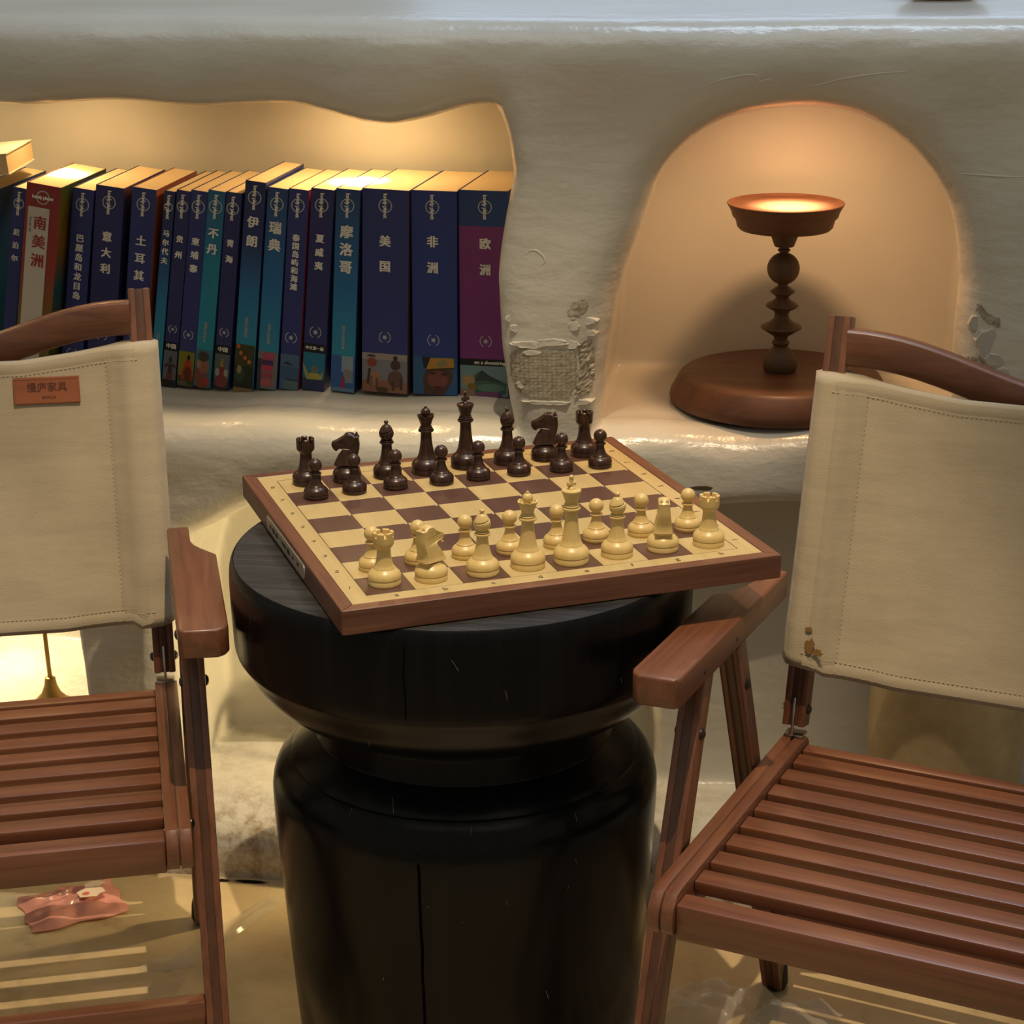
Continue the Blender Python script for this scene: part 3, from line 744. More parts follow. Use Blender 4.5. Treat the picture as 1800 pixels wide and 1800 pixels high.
def bishop_mesh():
    bm = bmesh.new()
    p = body_prof(.0121, .0118, 0, .0043, .0290) + collar(.0292, .0060, .0018) + [(.0046, .0311)] + collar(.0312, .0052, .0012) + [(.0040, .0325), (.0046, .0334), (.0056, .0350), (.0062, .0368), (.0063, .0384)]
    p += [(.0063 - .0003 * k ** 1.5 * .55, .0384 + .0009 * k) for k in range(1, 8)] + [(.0021, .0452), (.0012, .0461), (.0012, .0464), (.0018, .0470), (.0020, .0478), (.0016, .0486), (.0008, .0491), (0, .0492)]
    # mitre slit: finer rows around the head, pushed in near a tilted plane
    q = []
    for (r0, z0), (r1, z1) in zip(p, p[1:]):
        q.append((r0, z0))
        if .0365 < z0 < .0447 and z1 > z0:
            for k in range(1, 3): q.append((r0 + (r1 - r0) * k / 3, z0 + (z1 - z0) * k / 3))
    q.append(p[-1])
    def slit(r, z, a):
        if .0365 < z < .0447 and math.sin(a) < .35:
            d = z - (.0402 + .22 * r * math.cos(a))
            if abs(d) < .00042: r *= .82
        return r, z
    lathe(bm, q, 44, 0, slit); return bm_mesh(bm)
def queen_mesh():
    bm = bmesh.new()
    p = body_prof(.0130, .0128, 0, .0046, .0358) + collar(.0360, .0067, .0022) + [(.0052, .0383)] + collar(.0384, .0056, .0013) + collar(.0399, .0050, .0011) + [(.0044, .0412), (.0048, .0430), (.0058, .0462), (.0070, .0492), (.0073, .0506), (.0062, .0506), (.0055, .0486), (.0035, .0484)]
    def crown(r, z, a):
        if z > .0490 and r > .0060: z += .0007 * abs(math.sin(4.5 * a)) - .0006; r *= 1 + .025 * abs(math.sin(4.5 * a))
        return r, z
    lathe(bm, p, 54, 0, crown); lathe(bm, [(.0035, .0484)] + ball(.0527, .0040, 10, -60, 62) + [(.0012, .0565), (.0013, .0571), (.0010, .0578), (0, .0582)], 24)
    return bm_mesh(bm)
def king_mesh():
    bm = bmesh.new()
    p = body_prof(.0133, .0130, 0, .0047, .0400) + collar(.0402, .0069, .0023) + [(.0054, .0426)] + collar(.0427, .0058, .0014) + collar(.0443, .0052, .0012) + [(.0045, .0456), (.0049, .0474), (.0060, .0510), (.0072, .0542), (.0074, .0549), (.0072, .0555), (.0036, .0560), (.0030, .0563), (.0028, .0570), (.0018, .0580), (0, .0582)]
    lathe(bm, p, 36)
    x = [(-.0012, .0570), (-.0009, .0592), (-.0034, .0584), (-.0036, .0618), (-.0011, .0610), (-.0015, .0637), (.0015, .0637), (.0011, .0610), (.0036, .0618), (.0034, .0584), (.0009, .0592), (.0012, .0570)]
    add_prism(bm, x, -.0013, .0013, 'y', .0005, 2)
    lathe(bm, ball(.0652, .0018, 8, -90, 90), 14)
    return bm_mesh(bm)
def knight_mesh():
    bm = bmesh.new()
    r, h0 = .0121, .0118
    lathe(bm, [(0, 0), (r * .955, 0), (r * .985, .0004), (r * .985, h0 * .33), (r * .955, h0 * .37), (r, h0 * .42), (r, h0 * .55), (r * .95, h0 * .72), (r * .82, h0 * .87), (r * .66, h0 * .985), (r * .62, h0 * 1.02), (r * .60, h0 * 1.12), (0, h0 * 1.12)], 32)
    px = [(640, 1110), (658, 1075), (690, 1010), (735, 935), (795, 868), (818, 832), (775, 826), (742, 836), (722, 858), (695, 866), (652, 852), (630, 818), (612, 786), (606, 742), (622, 702), (690, 672), (765, 632), (838, 588), (872, 548), (940, 532), (1020, 545), (1058, 582), (1108, 576), (1136, 602), (1128, 650), (1142, 740), (1128, 850), (1100, 950), (1088, 1020), (1112, 1098), (1085, 1130), (700, 1148)]
    P = [((x - 880) * .0000445, .0128 + (1150 - y) * .0000470) for x, y in px]
    n = len(P); cx = sum(p[0] for p in P) / n; cz = .026
    def wid(u, z):                                  # half thickness: broad chest, slim muzzle
        w = .0068 - .0026 * min(1, max(0, (z - .0128) / .022))
        if u < -.003 and z > .0262: w = min(w, .0046 - .0016 * min(1, (-.003 - u) / .008))
        return w
    rings = []
    for yy, sc in ((-1, .62), (-.72, .90), (-.3, 1.0), (.3, 1.0), (.72, .90), (1, .62)):
        ring = []
        for i, (u, z) in enumerate(P):
            # shrink along the outline's own inward normal so the muzzle keeps its shape
            a, b = P[i - 1], P[(i + 1) % n]; tx, tz = b[0] - a[0], b[1] - a[1]; L = math.hypot(tx, tz); nx, nz = tz / L, -tx / L
            d = (1 - sc) * .0034
            ring.append((u, z, yy * wid(u, z), nx, nz, d))
        rings.append(ring)
    area = sum(P[i - 1][0] * P[i][1] - P[i][0] * P[i - 1][1] for i in range(n)); sgn = -1 if area > 0 else 1
    V = [[bm.verts.new((u + sgn * nx * d, w, z + sgn * nz * d)) for (u, z, w, nx, nz, d) in ring] for ring in rings]
    for A, B in zip(V, V[1:]):
        for k in range(n): bm.faces.new([A[k], A[(k + 1) % n], B[(k + 1) % n], B[k]])
    for ring, vv in ((rings[0], V[0]), (rings[-1], V[-1])):
        for tri in tessellate_polygon([[Vector((v.co.x, v.co.z, 0)) for v in vv]]):
            try: bm.faces.new([vv[i] for i in tri])
            except ValueError: pass
    for s in (-1, 1):                               # eyes, cheeks, mane ridge, nostrils
        lathe(bm, ball(0, .0009, 6, -90, 90), 10, 0, None, ((885 - 880) * .0000445, s * .0037, .0128 + (1150 - 680) * .000047))
        lathe(bm, ball(0, .0006, 6, -90, 90), 8, 0, None, ((650 - 880) * .0000445, s * .0027, .0128 + (1150 - 750) * .000047))
        lathe(bm, [(0, 0), (.0011, .0002), (.0013, .0012), (.0007, .0030), (0, .0036)], 8, 0, None, ((1080 - 880) * .0000445, s * .0021, .0128 + (1150 - 600) * .000047))
    return bm_mesh(bm)
MESH = dict(rook=rook_mesh(), knight=knight_mesh(), bishop=bishop_mesh(), queen=queen_mesh(), king=king_mesh(), pawn=pawn_mesh())
COLOURS = {'cream': {}, 'dark': {}}
for k, me in MESH.items():
    for c, m in (('cream', M_CREAM), ('dark', M_DARKP)):
        d = me.copy(); d.materials.append(m); d.polygons.foreach_set('use_smooth', [True] * len(d.polygons)); d.set_sharp_from_angle(angle=R(42)); COLOURS[c][k] = d
cB, sB = math.cos(BYAW), math.sin(BYAW)
back = ['rook', 'knight', 'bishop', 'queen', 'king', 'bishop', 'knight', 'rook']
fname = 'abcdefgh'
def where(col, rank, f):
    side = 'queen side' if f < 4 else 'king side'
    if rank == 'back':
        return {'rook': 'at the %s corner of the board' % ('left' if f == 0 else 'right'),
                'knight': 'beside the %s %s rook' % ('left' if f < 4 else 'right', col),
                'bishop': 'beside the %s %s' % (col, 'queen' if f < 4 else 'king'),
                'queen': 'in the %s back row' % col, 'king': 'with a cross finial in the %s back row' % col}[back[f]]
    return 'in front of the %s %s' % (col, ['left rook', 'left knight', 'left bishop', 'queen', 'king', 'right bishop', 'right knight', 'right rook'][f])
for col, r0, r1 in (('cream', 0, 1), ('dark', 7, 6)):
    word = 'cream plastic' if col == 'cream' else 'dark brown'
    for rank, rr in (('back', r0), ('pawn', r1)):
        for f in range(8):
            kind = back[f] if rank == 'back' else 'pawn'
            x, y = sqc(f, rr); jx, jy = rng.uniform(-.0022, .0022, 2)
            if (col, f, rank) == ('dark', 0, 'back'): jx, jy = .004, .003
            x += jx; y += jy
            o = bpy.data.objects.new('chess_' + kind, COLOURS[col][kind]); COL.objects.link(o)
            o.location = (BC[0] + cB * x - sB * y, BC[1] + sB * x + cB * y, BZ - .0004)
            face = {('cream', 1): R(28), ('cream', 6): R(71), ('dark', 1): R(158), ('dark', 6): R(160)}.get((col, f), 0) if kind == 'knight' else 0
            o.rotation_euler = (0, 0, BYAW + (face + PI if kind == 'knight' else {'bishop': R(10), 'king': R(12)}.get(kind, rng.uniform(0, 6))))
            lbl = '%s chess %s %s' % (word, kind, where(col, rank, f))
            tag(o, lbl, 'chess piece', '%s chess pieces' % col)

# ------------------------------------------------------------------ guidebooks in the long niche
M_NAVY = flat('navy_cover', (.029, .041, .185), .42, .4); M_NAVY2 = flat('deep_navy_cover', (.026, .031, .135), .42, .4)
M_ROYAL = flat('royal_cover', (.024, .048, .23), .42, .4)
M_TEAL = grad_z('teal_cover', [(0, (.012, .27, .36)), (.62, (.010, .21, .35)), (1, (.014, .10, .24))])
M_SKY = grad_z('sky_cover', [(.15, (.012, .27, .38)), (.45, (.012, .17, .38)), (.72, (.016, .034, .15)), (1, (.014, .022, .11))])
M_BLUE = grad_z('blue_cover', [(.15, (.014, .25, .38)), (.5, (.012, .15, .37)), (1, (.014, .05, .18))])
M_PURP = grad_z('purple_cover', [(.0, (.17, .022, .18)), (.828, (.20, .030, .17)), (.832, (.014, .050, .19)), (1, (.014, .045, .18))])
M_RED = grad_z('red_cover', [(.0, (.10, .11, .02)), (.35, (.16, .10, .012)), (.6, (.28, .03, .02)), (1, (.25, .022, .014))])
M_GREEN = grad_z('green_cover', [(.0, (.06, .13, .01)), (.3, (.14, .10, .01)), (.5, (.01, .12, .16)), (.7, (.30, .13, .01)), (1, (.10, .16, .01))])
def quad(x0, z0, x1, z1): return [(x0, z0), (x1, z0), (x1, z1), (x0, z1)]
def ell(cx, cz, rx, rz, n=14, a0=0, a1=360): return [(cx + rx * math.cos(R(a0 + (a1 - a0) * k / n)), cz + rz * math.sin(R(a0 + (a1 - a0) * k / n))) for k in range(n if a1 - a0 == 360 else n + 1)]
PH = dict(
 dancer=[((95, 100, 108), quad(0, 0, 1, 1)), ((40, 38, 20), quad(0, 0, 1, .18)), ((70, 40, 34), [(.3, .2), (.75, .2), (.66, .62), (.42, .62)]), ((110, 50, 45), quad(.34, .22, .7, .38)), ((55, 36, 32), ell(.53, .74, .12, .1)), ((66, 44, 40), [(.1, .58), (.42, .66), (.42, .58), (.15, .5)]), ((66, 44, 40), [(.64, .66), (.95, .6), (.9, .52), (.64, .58)])],
 robe=[((122, 120, 30), quad(0, 0, 1, 1)), ((62, 70, 24), quad(0, 0, 1, .3)), ((96, 84, 70), ell(.35, .08, .3, .08)), ((170, 48, 20), [(.2, .2), (.9, .2), (.95, .45), (.72, .8), (.5, .78), (.3, .5)]), ((86, 46, 22), ell(.62, .36, .24, .22)), ((26, 22, 24), ell(.64, .84, .1, .08))],
 dancers=[((60, 105, 110), quad(0, 0, 1, 1)), ((120, 70, 56), ell(.4, .25, .42, .3)), ((140, 92, 72), ell(.55, .55, .35, .2)), ((62, 58, 46), ell(.5, .82, .34, .14)), ((150, 60, 50), ell(.75, .14, .25, .12)), ((160, 110, 90), ell(.25, .6, .14, .12))],
 seated=[((82, 96, 92), quad(0, 0, 1, 1)), ((58, 52, 40), quad(0, 0, 1, .25)), ((120, 60, 58), ell(.5, .18, .42, .2)), ((130, 50, 50), ell(.5, .45, .28, .2)), ((150, 150, 140), ell(.22, .45, .14, .12)), ((150, 150, 140), ell(.8, .45, .14, .12)), ((150, 120, 60), [(.38, .62), (.62, .62), (.56, .86), (.44, .86)])],
 garden=[((62, 60, 22), quad(0, 0, 1, 1)), ((34, 44, 34), quad(0, 0, 1, .5)), ((52, 66, 50), ell(.3, .3, .25, .2)), ((150, 130, 90), ell(.25, .42, .12, .1)), ((190, 100, 60), ell(.15, .95, .09, .05)), ((190, 100, 60), ell(.3, .8, .09, .05)), ((190, 100, 60), ell(.52, .7, .09, .05)), ((190, 100, 60), ell(.75, .62, .09, .05)), ((130, 105, 75), quad(0, -.2, 1, 0))],
 stripes=[((120, 110, 104), quad(0, 0, 1, 1)), ((52, 58, 76), quad(0, 0, .2, .8)), ((165, 70, 95), quad(.25, .78, .82, .98)), ((70, 50, 90), quad(.22, .64, .8, .78)), ((176, 62, 92), quad(.2, .48, .8, .64)), ((150, 70, 84), quad(.18, .3, .78, .44)), ((170, 90, 88), quad(.2, .08, .75, .26))],
 whale=[((72, 100, 132), quad(0, 0, 1, 1)), ((60, 88, 122), quad(0, .3, 1, .65)), ((88, 112, 118), quad(.22, .0, 1, .26)), ((40, 60, 80), quad(.3, .26, 1, .30)), ((34, 50, 70), [(.15, .72), (.35, .8), (.75, .68), (.4, .7)])],
 boat=[((22, 110, 140), quad(0, 0, 1, 1)), ((44, 52, 90), quad(0, 0, 1, .32)), ((150, 150, 80), [(0, .72), (.2, .5), (.3, .38), (.75, .36), (.95, .55), (.9, .3), (.2, .28), (.05, .5)]), ((170, 150, 70), quad(.3, .34, .78, .46)), ((120, 110, 80), ell(.55, .56, .16, .1)), ((90, 110, 110), [(.45, .55), (.68, .55), (.56, .74)])],
 alley=[((44, 88, 150), quad(0, 0, 1, 1)), ((130, 150, 160), quad(.45, .55, .95, 1)), ((110, 130, 140), quad(.62, .25, .95, .6)), ((130, 120, 120), ell(.68, .5, .16, .14)), ((150, 40, 70), [(.42, .1), (.62, .1), (.58, .4), (.46, .4)]), ((90, 120, 150), quad(0, 0, 1, .1))],
 riders=[((120, 118, 128), quad(0, 0, 1, 1)), ((150, 140, 130), quad(0, .84, 1, 1)), ((135, 92, 72), quad(0, 0, 1, .3)), ((150, 108, 84), ell(.27, .36, .14, .2)), ((128, 84, 66), quad(.18, .12, .24, .4)), ((100, 70, 52), quad(.3, .1, .36, .36)), ((130, 62, 48), ell(.22, .76, .11, .12)), ((60, 50, 40), [(.1, .9), (.32, .9), (.26, .96), (.16, .96)]), ((58, 50, 36), [(.1, .2), (.16, .2), (.2, .6), (.14, .6)]),
         ((92, 66, 54), ell(.74, .36, .17, .22)), ((62, 48, 44), quad(.84, .1, .9, .36)), ((70, 52, 46), quad(.66, .06, .72, .3)), ((66, 46, 44), ell(.74, .72, .11, .13)), ((46, 40, 40), ell(.74, .9, .05, .06)), ((72, 58, 26), ell(.45, .07, .14, .07))],
 elder=[((40, 86, 130), quad(0, 0, 1, 1)), ((24, 30, 44), [(.2, .98), (.4, .98), (.34, .6), (.24, .72)]), ((74, 50, 40), [(.25, .0), (.7, .0), (.88, .35), (.92, .6), (.6, .78), (.3, .66), (.22, .4)]), ((112, 62, 54), ell(.56, .4, .24, .24)), ((122, 68, 60), ell(.70, .36, .08, .06)), ((118, 66, 58), ell(.42, .44, .08, .06)), ((36, 24, 24), ell(.45, .56, .07, .03)), ((36, 24, 24), ell(.70, .55, .07, .03)), ((60, 30, 30), ell(.56, .2, .1, .03)), ((176, 128, 50), [(.3, .66), (.4, .96), (.92, .98), (.94, .74), (.6, .7)]), ((130, 124, 90), [(.5, .8), (.72, .96), (.8, .8), (.6, .72)]), ((60, 40, 24), [(.3, .64), (.6, .7), (.94, .74), (.94, .70), (.6, .64), (.34, .6)])],
 coast=[((112, 140, 146), quad(0, 0, 1, 1)), ((60, 92, 80), [(.2, .1), (.95, .1), (.98, .45), (.6, .6), (.45, .85), (.3, .7)]), ((44, 62, 58), [(.3, .5), (.45, .86), (.6, .7), (.95, .45), (.5, .52)]), ((84, 120, 104), ell(.65, .28, .3, .14)), ((160, 130, 84), ell(.18, .5, .13, .18)), ((120, 100, 40), ell(.25, .3, .1, .12)), ((140, 110, 96), quad(0, 0, .3, .22)), ((110, 70, 110), ell(.6, .06, .3, .1))])
def photo(parent, t, zb, zt, pic):
    bm = bmesh.new(); mats = []; k = 0
    for (c, poly) in PH[pic]:
        m = ink(*c)
        if m not in mats: mats.append(m)
        y = -.00034 - .00003 * k; k += 1
        pts = [(min(max(x, 0), 1) if pic != 'garden' else x, z) for x, z in poly]
        f = bm.faces.new([bm.verts.new((.0004 + x * (t - .0008), y, zb + z * (zt - zb))) for x, z in pts]); f.material_index = mats.index(m)
    for f in bm.faces:
        if f.normal.y > 0: f.normal_flip()
    me = bpy.data.meshes.new('photo'); bm.to_mesh(me); bm.free()
    return link('photo_print', me, mats, parent)
M_EMB = flat('pale_emblem', (.42, .44, .46), .5, .3)
def ring_flat(bm, cx, cz, r, w, y, a0=0, a1=360, n=28):
    prev = None
    for k in range(n + 1):
        a = R(a0 + (a1 - a0) * k / n); cur = [bm.verts.new((cx + q * math.cos(a), y, cz + q * math.sin(a))) for q in (r - w, r + w)]
        if prev: bm.faces.new([prev[0], prev[1], cur[1], cur[0]])
        prev = cur
def make_book(xl, t, h, lean, yaw, cover, side, title, tsize, tz, tstep, label, pic=None, ph=.038, emblem='v', wreath=.052, sub=None, band=None, y=1.815, tx=.5, depth=.126):
    # root at the lower right spine corner, which carries a leaning book
    root = thing('guidebook', label, 'book', (0, 0, 0), 0, 'guidebooks in the wall niche')
    root.matrix_world = T(xl + t, y, SHELF + .0015) @ RZ(yaw) @ RY(lean)
    O = -t
    body = bpy.data.objects.new('cover', None)
    bm = bmesh.new(); c = .0006
    pr = [(O, depth), (O, .0006), (O + .0006, 0), (-.0006, 0), (0, .0006), (0, depth), (-c, depth), (-c, .0012), (O + c, .0012), (O + c, depth)]
    add_prism(bm, pr, 0, h, 'z', 0, 1, 0)
    bm.normal_update()
    for f in bm.faces:
        n = f.normal; f.material_index = 1 if abs(n.x) > .9 else 0
    bpy.data.objects.remove(body)
    me = bm_mesh(bm)
    cv = link('cover', me, [cover, side], root)
    bm = bmesh.new(); add_box(bm, (O + c + .0001, .0013, .0006), (-c - .0001, depth - .001, h - .0006)); link('page_block', bm_mesh(bm), M_PAGES, root)
    cx = O + t * tx
    y0 = -.0003
    if emblem:
        ew = min(.0062, t * .36); ez = h - (.0155 if emblem == 'v' else .0125)
        bm = bmesh.new(); ring_flat(bm, cx, ez, ew, .00055, y0); e = link('emblem_ring', bm_mesh(bm), M_EMB, root)
        if emblem == 'v':
            text('lonely planet', .0055, M_WHITE, root, T(cx, y0 - .0002, ez) @ RX(PI / 2) @ RZ(-PI / 2), 'wordmark', .03, None, .86)
        else:
            text('lonely planet', .0050, M_WHITE, root, T(cx, y0 - .0002, ez) @ RX(PI / 2), 'wordmark', .03, None, .86)
    for k, ch in enumerate(title):
        text(ch, tsize, M_WHITE if emblem != 'h' else flat('red_print', (.30, .03, .02), .5), root, T(cx, y0 - .0003, h - tz - k * tstep) @ RX(PI / 2), 'title_lettering', .042)
    zt = ph
    if pic: photo(root, t, 0.0005, ph, pic).location.x = O
    if band:
        bm = bmesh.new(); bh = .0066 if len(band) > 8 else .0087; add_box(bm, (O + .0003, -.0004, ph), (-.0003, -.0001, ph + bh)); b = link('title_band', bm_mesh(bm), M_BLACK, root)
        text(band, .0050 if len(band) > 8 else min(.0052, .82 * t / len(band)), M_WHITE, root, T(cx + (.004 if len(band) > 8 else 0), -.0005, ph + bh * .5) @ RX(PI / 2), 'band_lettering', .03)
    if wreath:
        wz = wreath; wr = min(.0056, t * .28)
        bm = bmesh.new(); ring_flat(bm, cx, wz, wr, .0004, y0, 115, 245, 14); ring_flat(bm, cx, wz, wr, .0004, y0, -65, 65, 14)
        pts = []
        for k in range(10):
            a = 2 * PI * k / 10; q = wr * (.55 if k % 2 == 0 else .25); pts.append(bm.verts.new((cx + q * math.cos(a), y0, wz + q * math.sin(a))))
        bm.faces.new(pts); link('wreath_emblem', bm_mesh(bm), M_EMB, root)
    if sub:
        text(sub, .0036, M_EMB, root, T(cx, y0 - .0001, ph + .018) @ RX(PI / 2) @ RZ(PI / 2), 'series_lettering', .01, None, .9)
    return root
LN = lambda top, bot: math.atan2(top - bot, .198)
BOOKS = [
 # right spine corner x, thickness, height, lean, yaw ...
 dict(xl=-.8375, t=.022, h=.196, lean=R(10), yaw=R(0), cover=M_BLUE, side=M_BLUE, title='', tsize=.008, tz=.07, tstep=.012, emblem=None, wreath=0, label='pale blue guidebook leaning at the far left of the niche'),
 dict(xl=-.7985, t=.0135, h=.197, lean=R(9.6), yaw=R(0), cover=M_NAVY, side=M_NAVY, title='尼泊尔', tsize=0.006887, tz=0.0445, tstep=0.013, wreath=.05, label='thin navy guidebook standing immediately left of the thick red one'),
 dict(xl=-.7755, t=.0345, h=.202, lean=R(9.2), yaw=R(0), cover=M_RED, side=M_GREEN, title='', tsize=.016, tz=.066, tstep=.024, emblem='h', wreath=0, y=1.794, label='thick red guidebook with a white title panel and colourful side'),
 dict(xl=-.7345, t=.0215, h=0.1960, lean=R(8.6), yaw=R(0), cover=M_NAVY, side=M_NAVY, title='巴厘岛和龙目岛', tsize=0.008051, tz=0.0492, tstep=0.0096, wreath=.03, label='navy guidebook with a long seven character title right of the red book'),
 dict(xl=-.7080, t=.0285, h=0.1980, lean=R(7.6), yaw=R(0), cover=M_NAVY2, side=M_NAVY, title='意大利', tsize=0.010185, tz=0.0498, tstep=0.0159, wreath=.05, label='thick navy guidebook with a three character title above the left chair back'),
 dict(xl=-.6715, t=.0245, h=0.1970, lean=R(7.6), yaw=R(-0.5), cover=M_NAVY, side=flat('orange_edge', (.45, .12, .03), .5), title='土耳其', tsize=0.01067, tz=0.0520, tstep=0.0173, wreath=.05, label='navy guidebook with an orange edge right of the left chair post'),
 dict(xl=-.6415, t=.0108, h=0.1960, lean=R(8.3), yaw=R(-1), cover=M_SKY, side=M_NAVY, title='马尔代夫', tsize=0.00679, tz=0.0418, tstep=0.009, wreath=0, sub='马尔代夫', ph=.03, label='narrow guidebook shading from navy to teal with four character title'),
 dict(xl=-.6280, t=.0142, h=0.1965, lean=R(8.3), yaw=R(-1.2), cover=M_NAVY2, side=M_NAVY, title='贵州', tsize=0.007469, tz=0.0480, tstep=0.0155, pic='dancer', ph=0.0367, band='中国', wreath=0.0587, label='navy guidebook with a lone dancer photo beside the canvas edge'),
 dict(xl=-.6130, t=.0168, h=0.1962, lean=R(8.0), yaw=R(-1.5), cover=M_NAVY, side=M_NAVY, title='柬埔寨', tsize=0.008245, tz=0.0501, tstep=0.0134, pic='robe', ph=0.036, wreath=0.053, label='navy guidebook with a figure in a red robe on its foot'),
 dict(xl=-.5955, t=.0172, h=0.1965, lean=R(8.0), yaw=R(-1.8), cover=M_TEAL, side=M_TEAL, title='不丹', tsize=0.01067, tz=0.0421, tstep=0.0155, pic='dancers', ph=0.0382, wreath=0, sub='不丹旅行指南', label='bright teal guidebook with a two character title and temple dancers'),
 dict(xl=-.5765, t=.0158, h=0.1950, lean=R(7.2), yaw=R(-2), cover=M_NAVY2, side=M_NAVY, title='青海', tsize=0.007566, tz=0.0498, tstep=0.0158, pic='seated', ph=0.0346, band='中国', wreath=0.0565, label='navy guidebook with a seated woman in pink on its foot'),
 dict(xl=-.5560, t=.0205, h=.2055, lean=R(6.6), yaw=R(-2.2), cover=M_SKY, side=M_NAVY, title='伊朗', tsize=0.01164, tz=0.04, tstep=0.0184, pic='garden', ph=0.0445, wreath=0, sub='伊朗旅行指南', label='tallest guidebook, navy to blue, with a garden of lanterns photo'),
 dict(xl=-.5325, t=.0205, h=.1995, lean=R(6.2), yaw=R(-2.5), cover=M_BLUE, side=M_NAVY, title='瑞典', tsize=0.012416, tz=0.0391, tstep=0.017, pic='stripes', ph=0.038, wreath=0, sub='瑞典旅行指南', label='blue guidebook with pink stripes on its foot'),
 dict(xl=-.5095, t=.0198, h=.1985, lean=R(5.6), yaw=R(-2.8), cover=M_NAVY, side=flat('red_edge', (.42, .03, .06), .5), title='泰国岛屿和海滩', tsize=0.007372, tz=0.0472, tstep=0.008, pic='whale', ph=0.0362, wreath=0.053, label='navy guidebook with a red edge and a pale sea photo'),
 dict(xl=-.4865, t=.0228, h=.1990, lean=R(5.2), yaw=R(-3), cover=M_NAVY2, side=M_NAVY, title='夏威夷', tsize=0.008536, tz=0.0482, tstep=0.0133, pic='boat', ph=0.0384, band='中文第一版', wreath=0.059, label='dark navy guidebook with a yellow boat photo'),
 dict(xl=-.4575, t=.0240, h=.1990, lean=R(3.8), yaw=R(-3.2), cover=M_BLUE, side=M_NAVY2, title='摩洛哥', tsize=0.012998, tz=0.0416, tstep=0.017, pic='alley', ph=0.0365, wreath=0, sub='摩洛哥旅行指南', label='bright blue guidebook with a blue alley photo and large title'),
 dict(xl=-.4262, t=.0462, h=.1990, lean=R(1.9), yaw=R(-3.5), cover=M_NAVY, side=flat('orange_print_side', (.12, .05, .03), .5), title='美国', tsize=0.011349, tz=0.0501, tstep=0.0243, pic='riders', ph=0.0395, wreath=0.0557, label='thick navy guidebook with two horse riders on its foot'),
 dict(xl=-.3750, t=.0448, h=.1988, lean=R(.7), yaw=R(-3.7), cover=M_ROYAL, side=M_NAVY, title='非洲', tsize=0.011349, tz=0.0491, tstep=0.0251, pic='elder', ph=0.0384, wreath=0.0546, tx=.47, label='thick navy guidebook with an elder in a yellow cap on its foot'),
 dict(xl=-.3285, t=.0482, h=.1998, lean=R(.3), yaw=R(-3.8), cover=M_PURP, side=M_NAVY, title='欧洲', tsize=0.011155, tz=0.0509, tstep=0.0251, pic='coast', ph=0.0307, band='on a shoestring', wreath=0.055, tx=.54, label='purple guidebook with a blue top at the right end of the row'),
]
def face_x(b, xr, left, d, z):                  # x of a book's left or right face at depth d and height z
    return xr + z * math.sin(b['lean']) - (b['t'] * math.cos(b['lean']) if left else 0) - d * math.sin(b['yaw'])
nxt = None
for b in BOOKS[::-1]:
    xr = b['xl'] + b['t']
    if nxt:
        nb, nxr = nxt; y0, yn = b.get('y', 1.815), nb.get('y', 1.815)
        gap = min(face_x(nb, nxr, True, d + max(0, y0 - yn), z) - face_x(b, xr, False, d + max(0, yn - y0), z) for d in (0, .12) for z in (0, .205))
        if gap < .0004: xr += gap - .0004
    b['xl'] = xr - b['t']; nxt = (b, xr)
for b in BOOKS:
    root = make_book(**b)
    if b['label'].startswith('thick red'):
        t = b['t']; bm = bmesh.new(); add_box(bm, (-t * .90, -.0004, .02), (-t * .28, -.0001, b['h'] - .0226)); link('title_panel', bm_mesh(bm), flat('cream_panel', (.55, .50, .42), .5), root)
        for k, ch in enumerate('南美洲'): text(ch, .0138, flat('red_print', (.30, .03, .02), .5), root, T(-t * .53, -.0006, b['h'] - .0385 - k * .0186) @ RX(PI / 2), 'title_lettering', .03)
        text('中文第一版', .0030, flat('grey_print', (.25, .23, .2), .5), root, T(-t * .82, -.0006, b['h'] - .040) @ RX(PI / 2) @ RZ(-PI / 2), 'title_lettering', .01)
# pale paperback lying across the books at the left end
root = thing('paperback', 'cream paperback lying on top of the leaning books, far left', 'book', (-.828, 1.852, .6605), R(8)); root.rotation_euler = (R(0), R(-5), R(8))
bm = bmesh.new(); add_box(bm, (-.1, -.05, .001), (.055, .05, .0195)); link('page_block', bm_mesh(bm), M_PAGES, root)
bm = bmesh.new(); add_box(bm, (-.1, -.051, 0), (.056, .051, .001)); add_box(bm, (-.1, -.051, .0195), (.056, .051, .0205)); link('cover', bm_mesh(bm), flat('cream_cover', (.75, .68, .55), .6), root)

# ------------------------------------------------------------------ turned lamp stand in the arched niche
LX, LY = -.0215, 1.838
ls = thing('lamp_stand', 'turned dark wood stand with a dish top in the arched niche', 'stand', (LX, LY, SHELF + .001))
bm = bmesh.new(); lathe(bm, [(0, 0), (.098, 0), (.1035, .002), (.1045, .006), (.1035, .011), (.0955, .026), (.0925, .0285), (.089, .0295), (0, .0295)], 72)
link('base_disc', bm_mesh(bm), M_LAMP, ls, 40)
z0 = .0295
st = [(0, 0), (.0140, 0), (.0158, .003), (.0165, .007), (.0158, .012), (.0125, .018), (.0085, .0225), (.0065, .0245), (.0075, .0262), (.0085, .0280), (.0075, .0296), (.0062, .0312), (.0072, .0345), (.0150, .0395), (.0196, .0424), (.0190, .0440), (.0120, .0475), (.0072, .0515), (.0066, .0560), (.0078, .0588), (.0140, .0622), (.0158, .0638), (.0140, .0658), (.0082, .0690), (.0058, .0716), (.0078, .0742), (.0118, .0768), (.0118, .0776), (.0080, .0805), (.0048, .0828), (.0046, .0836)]
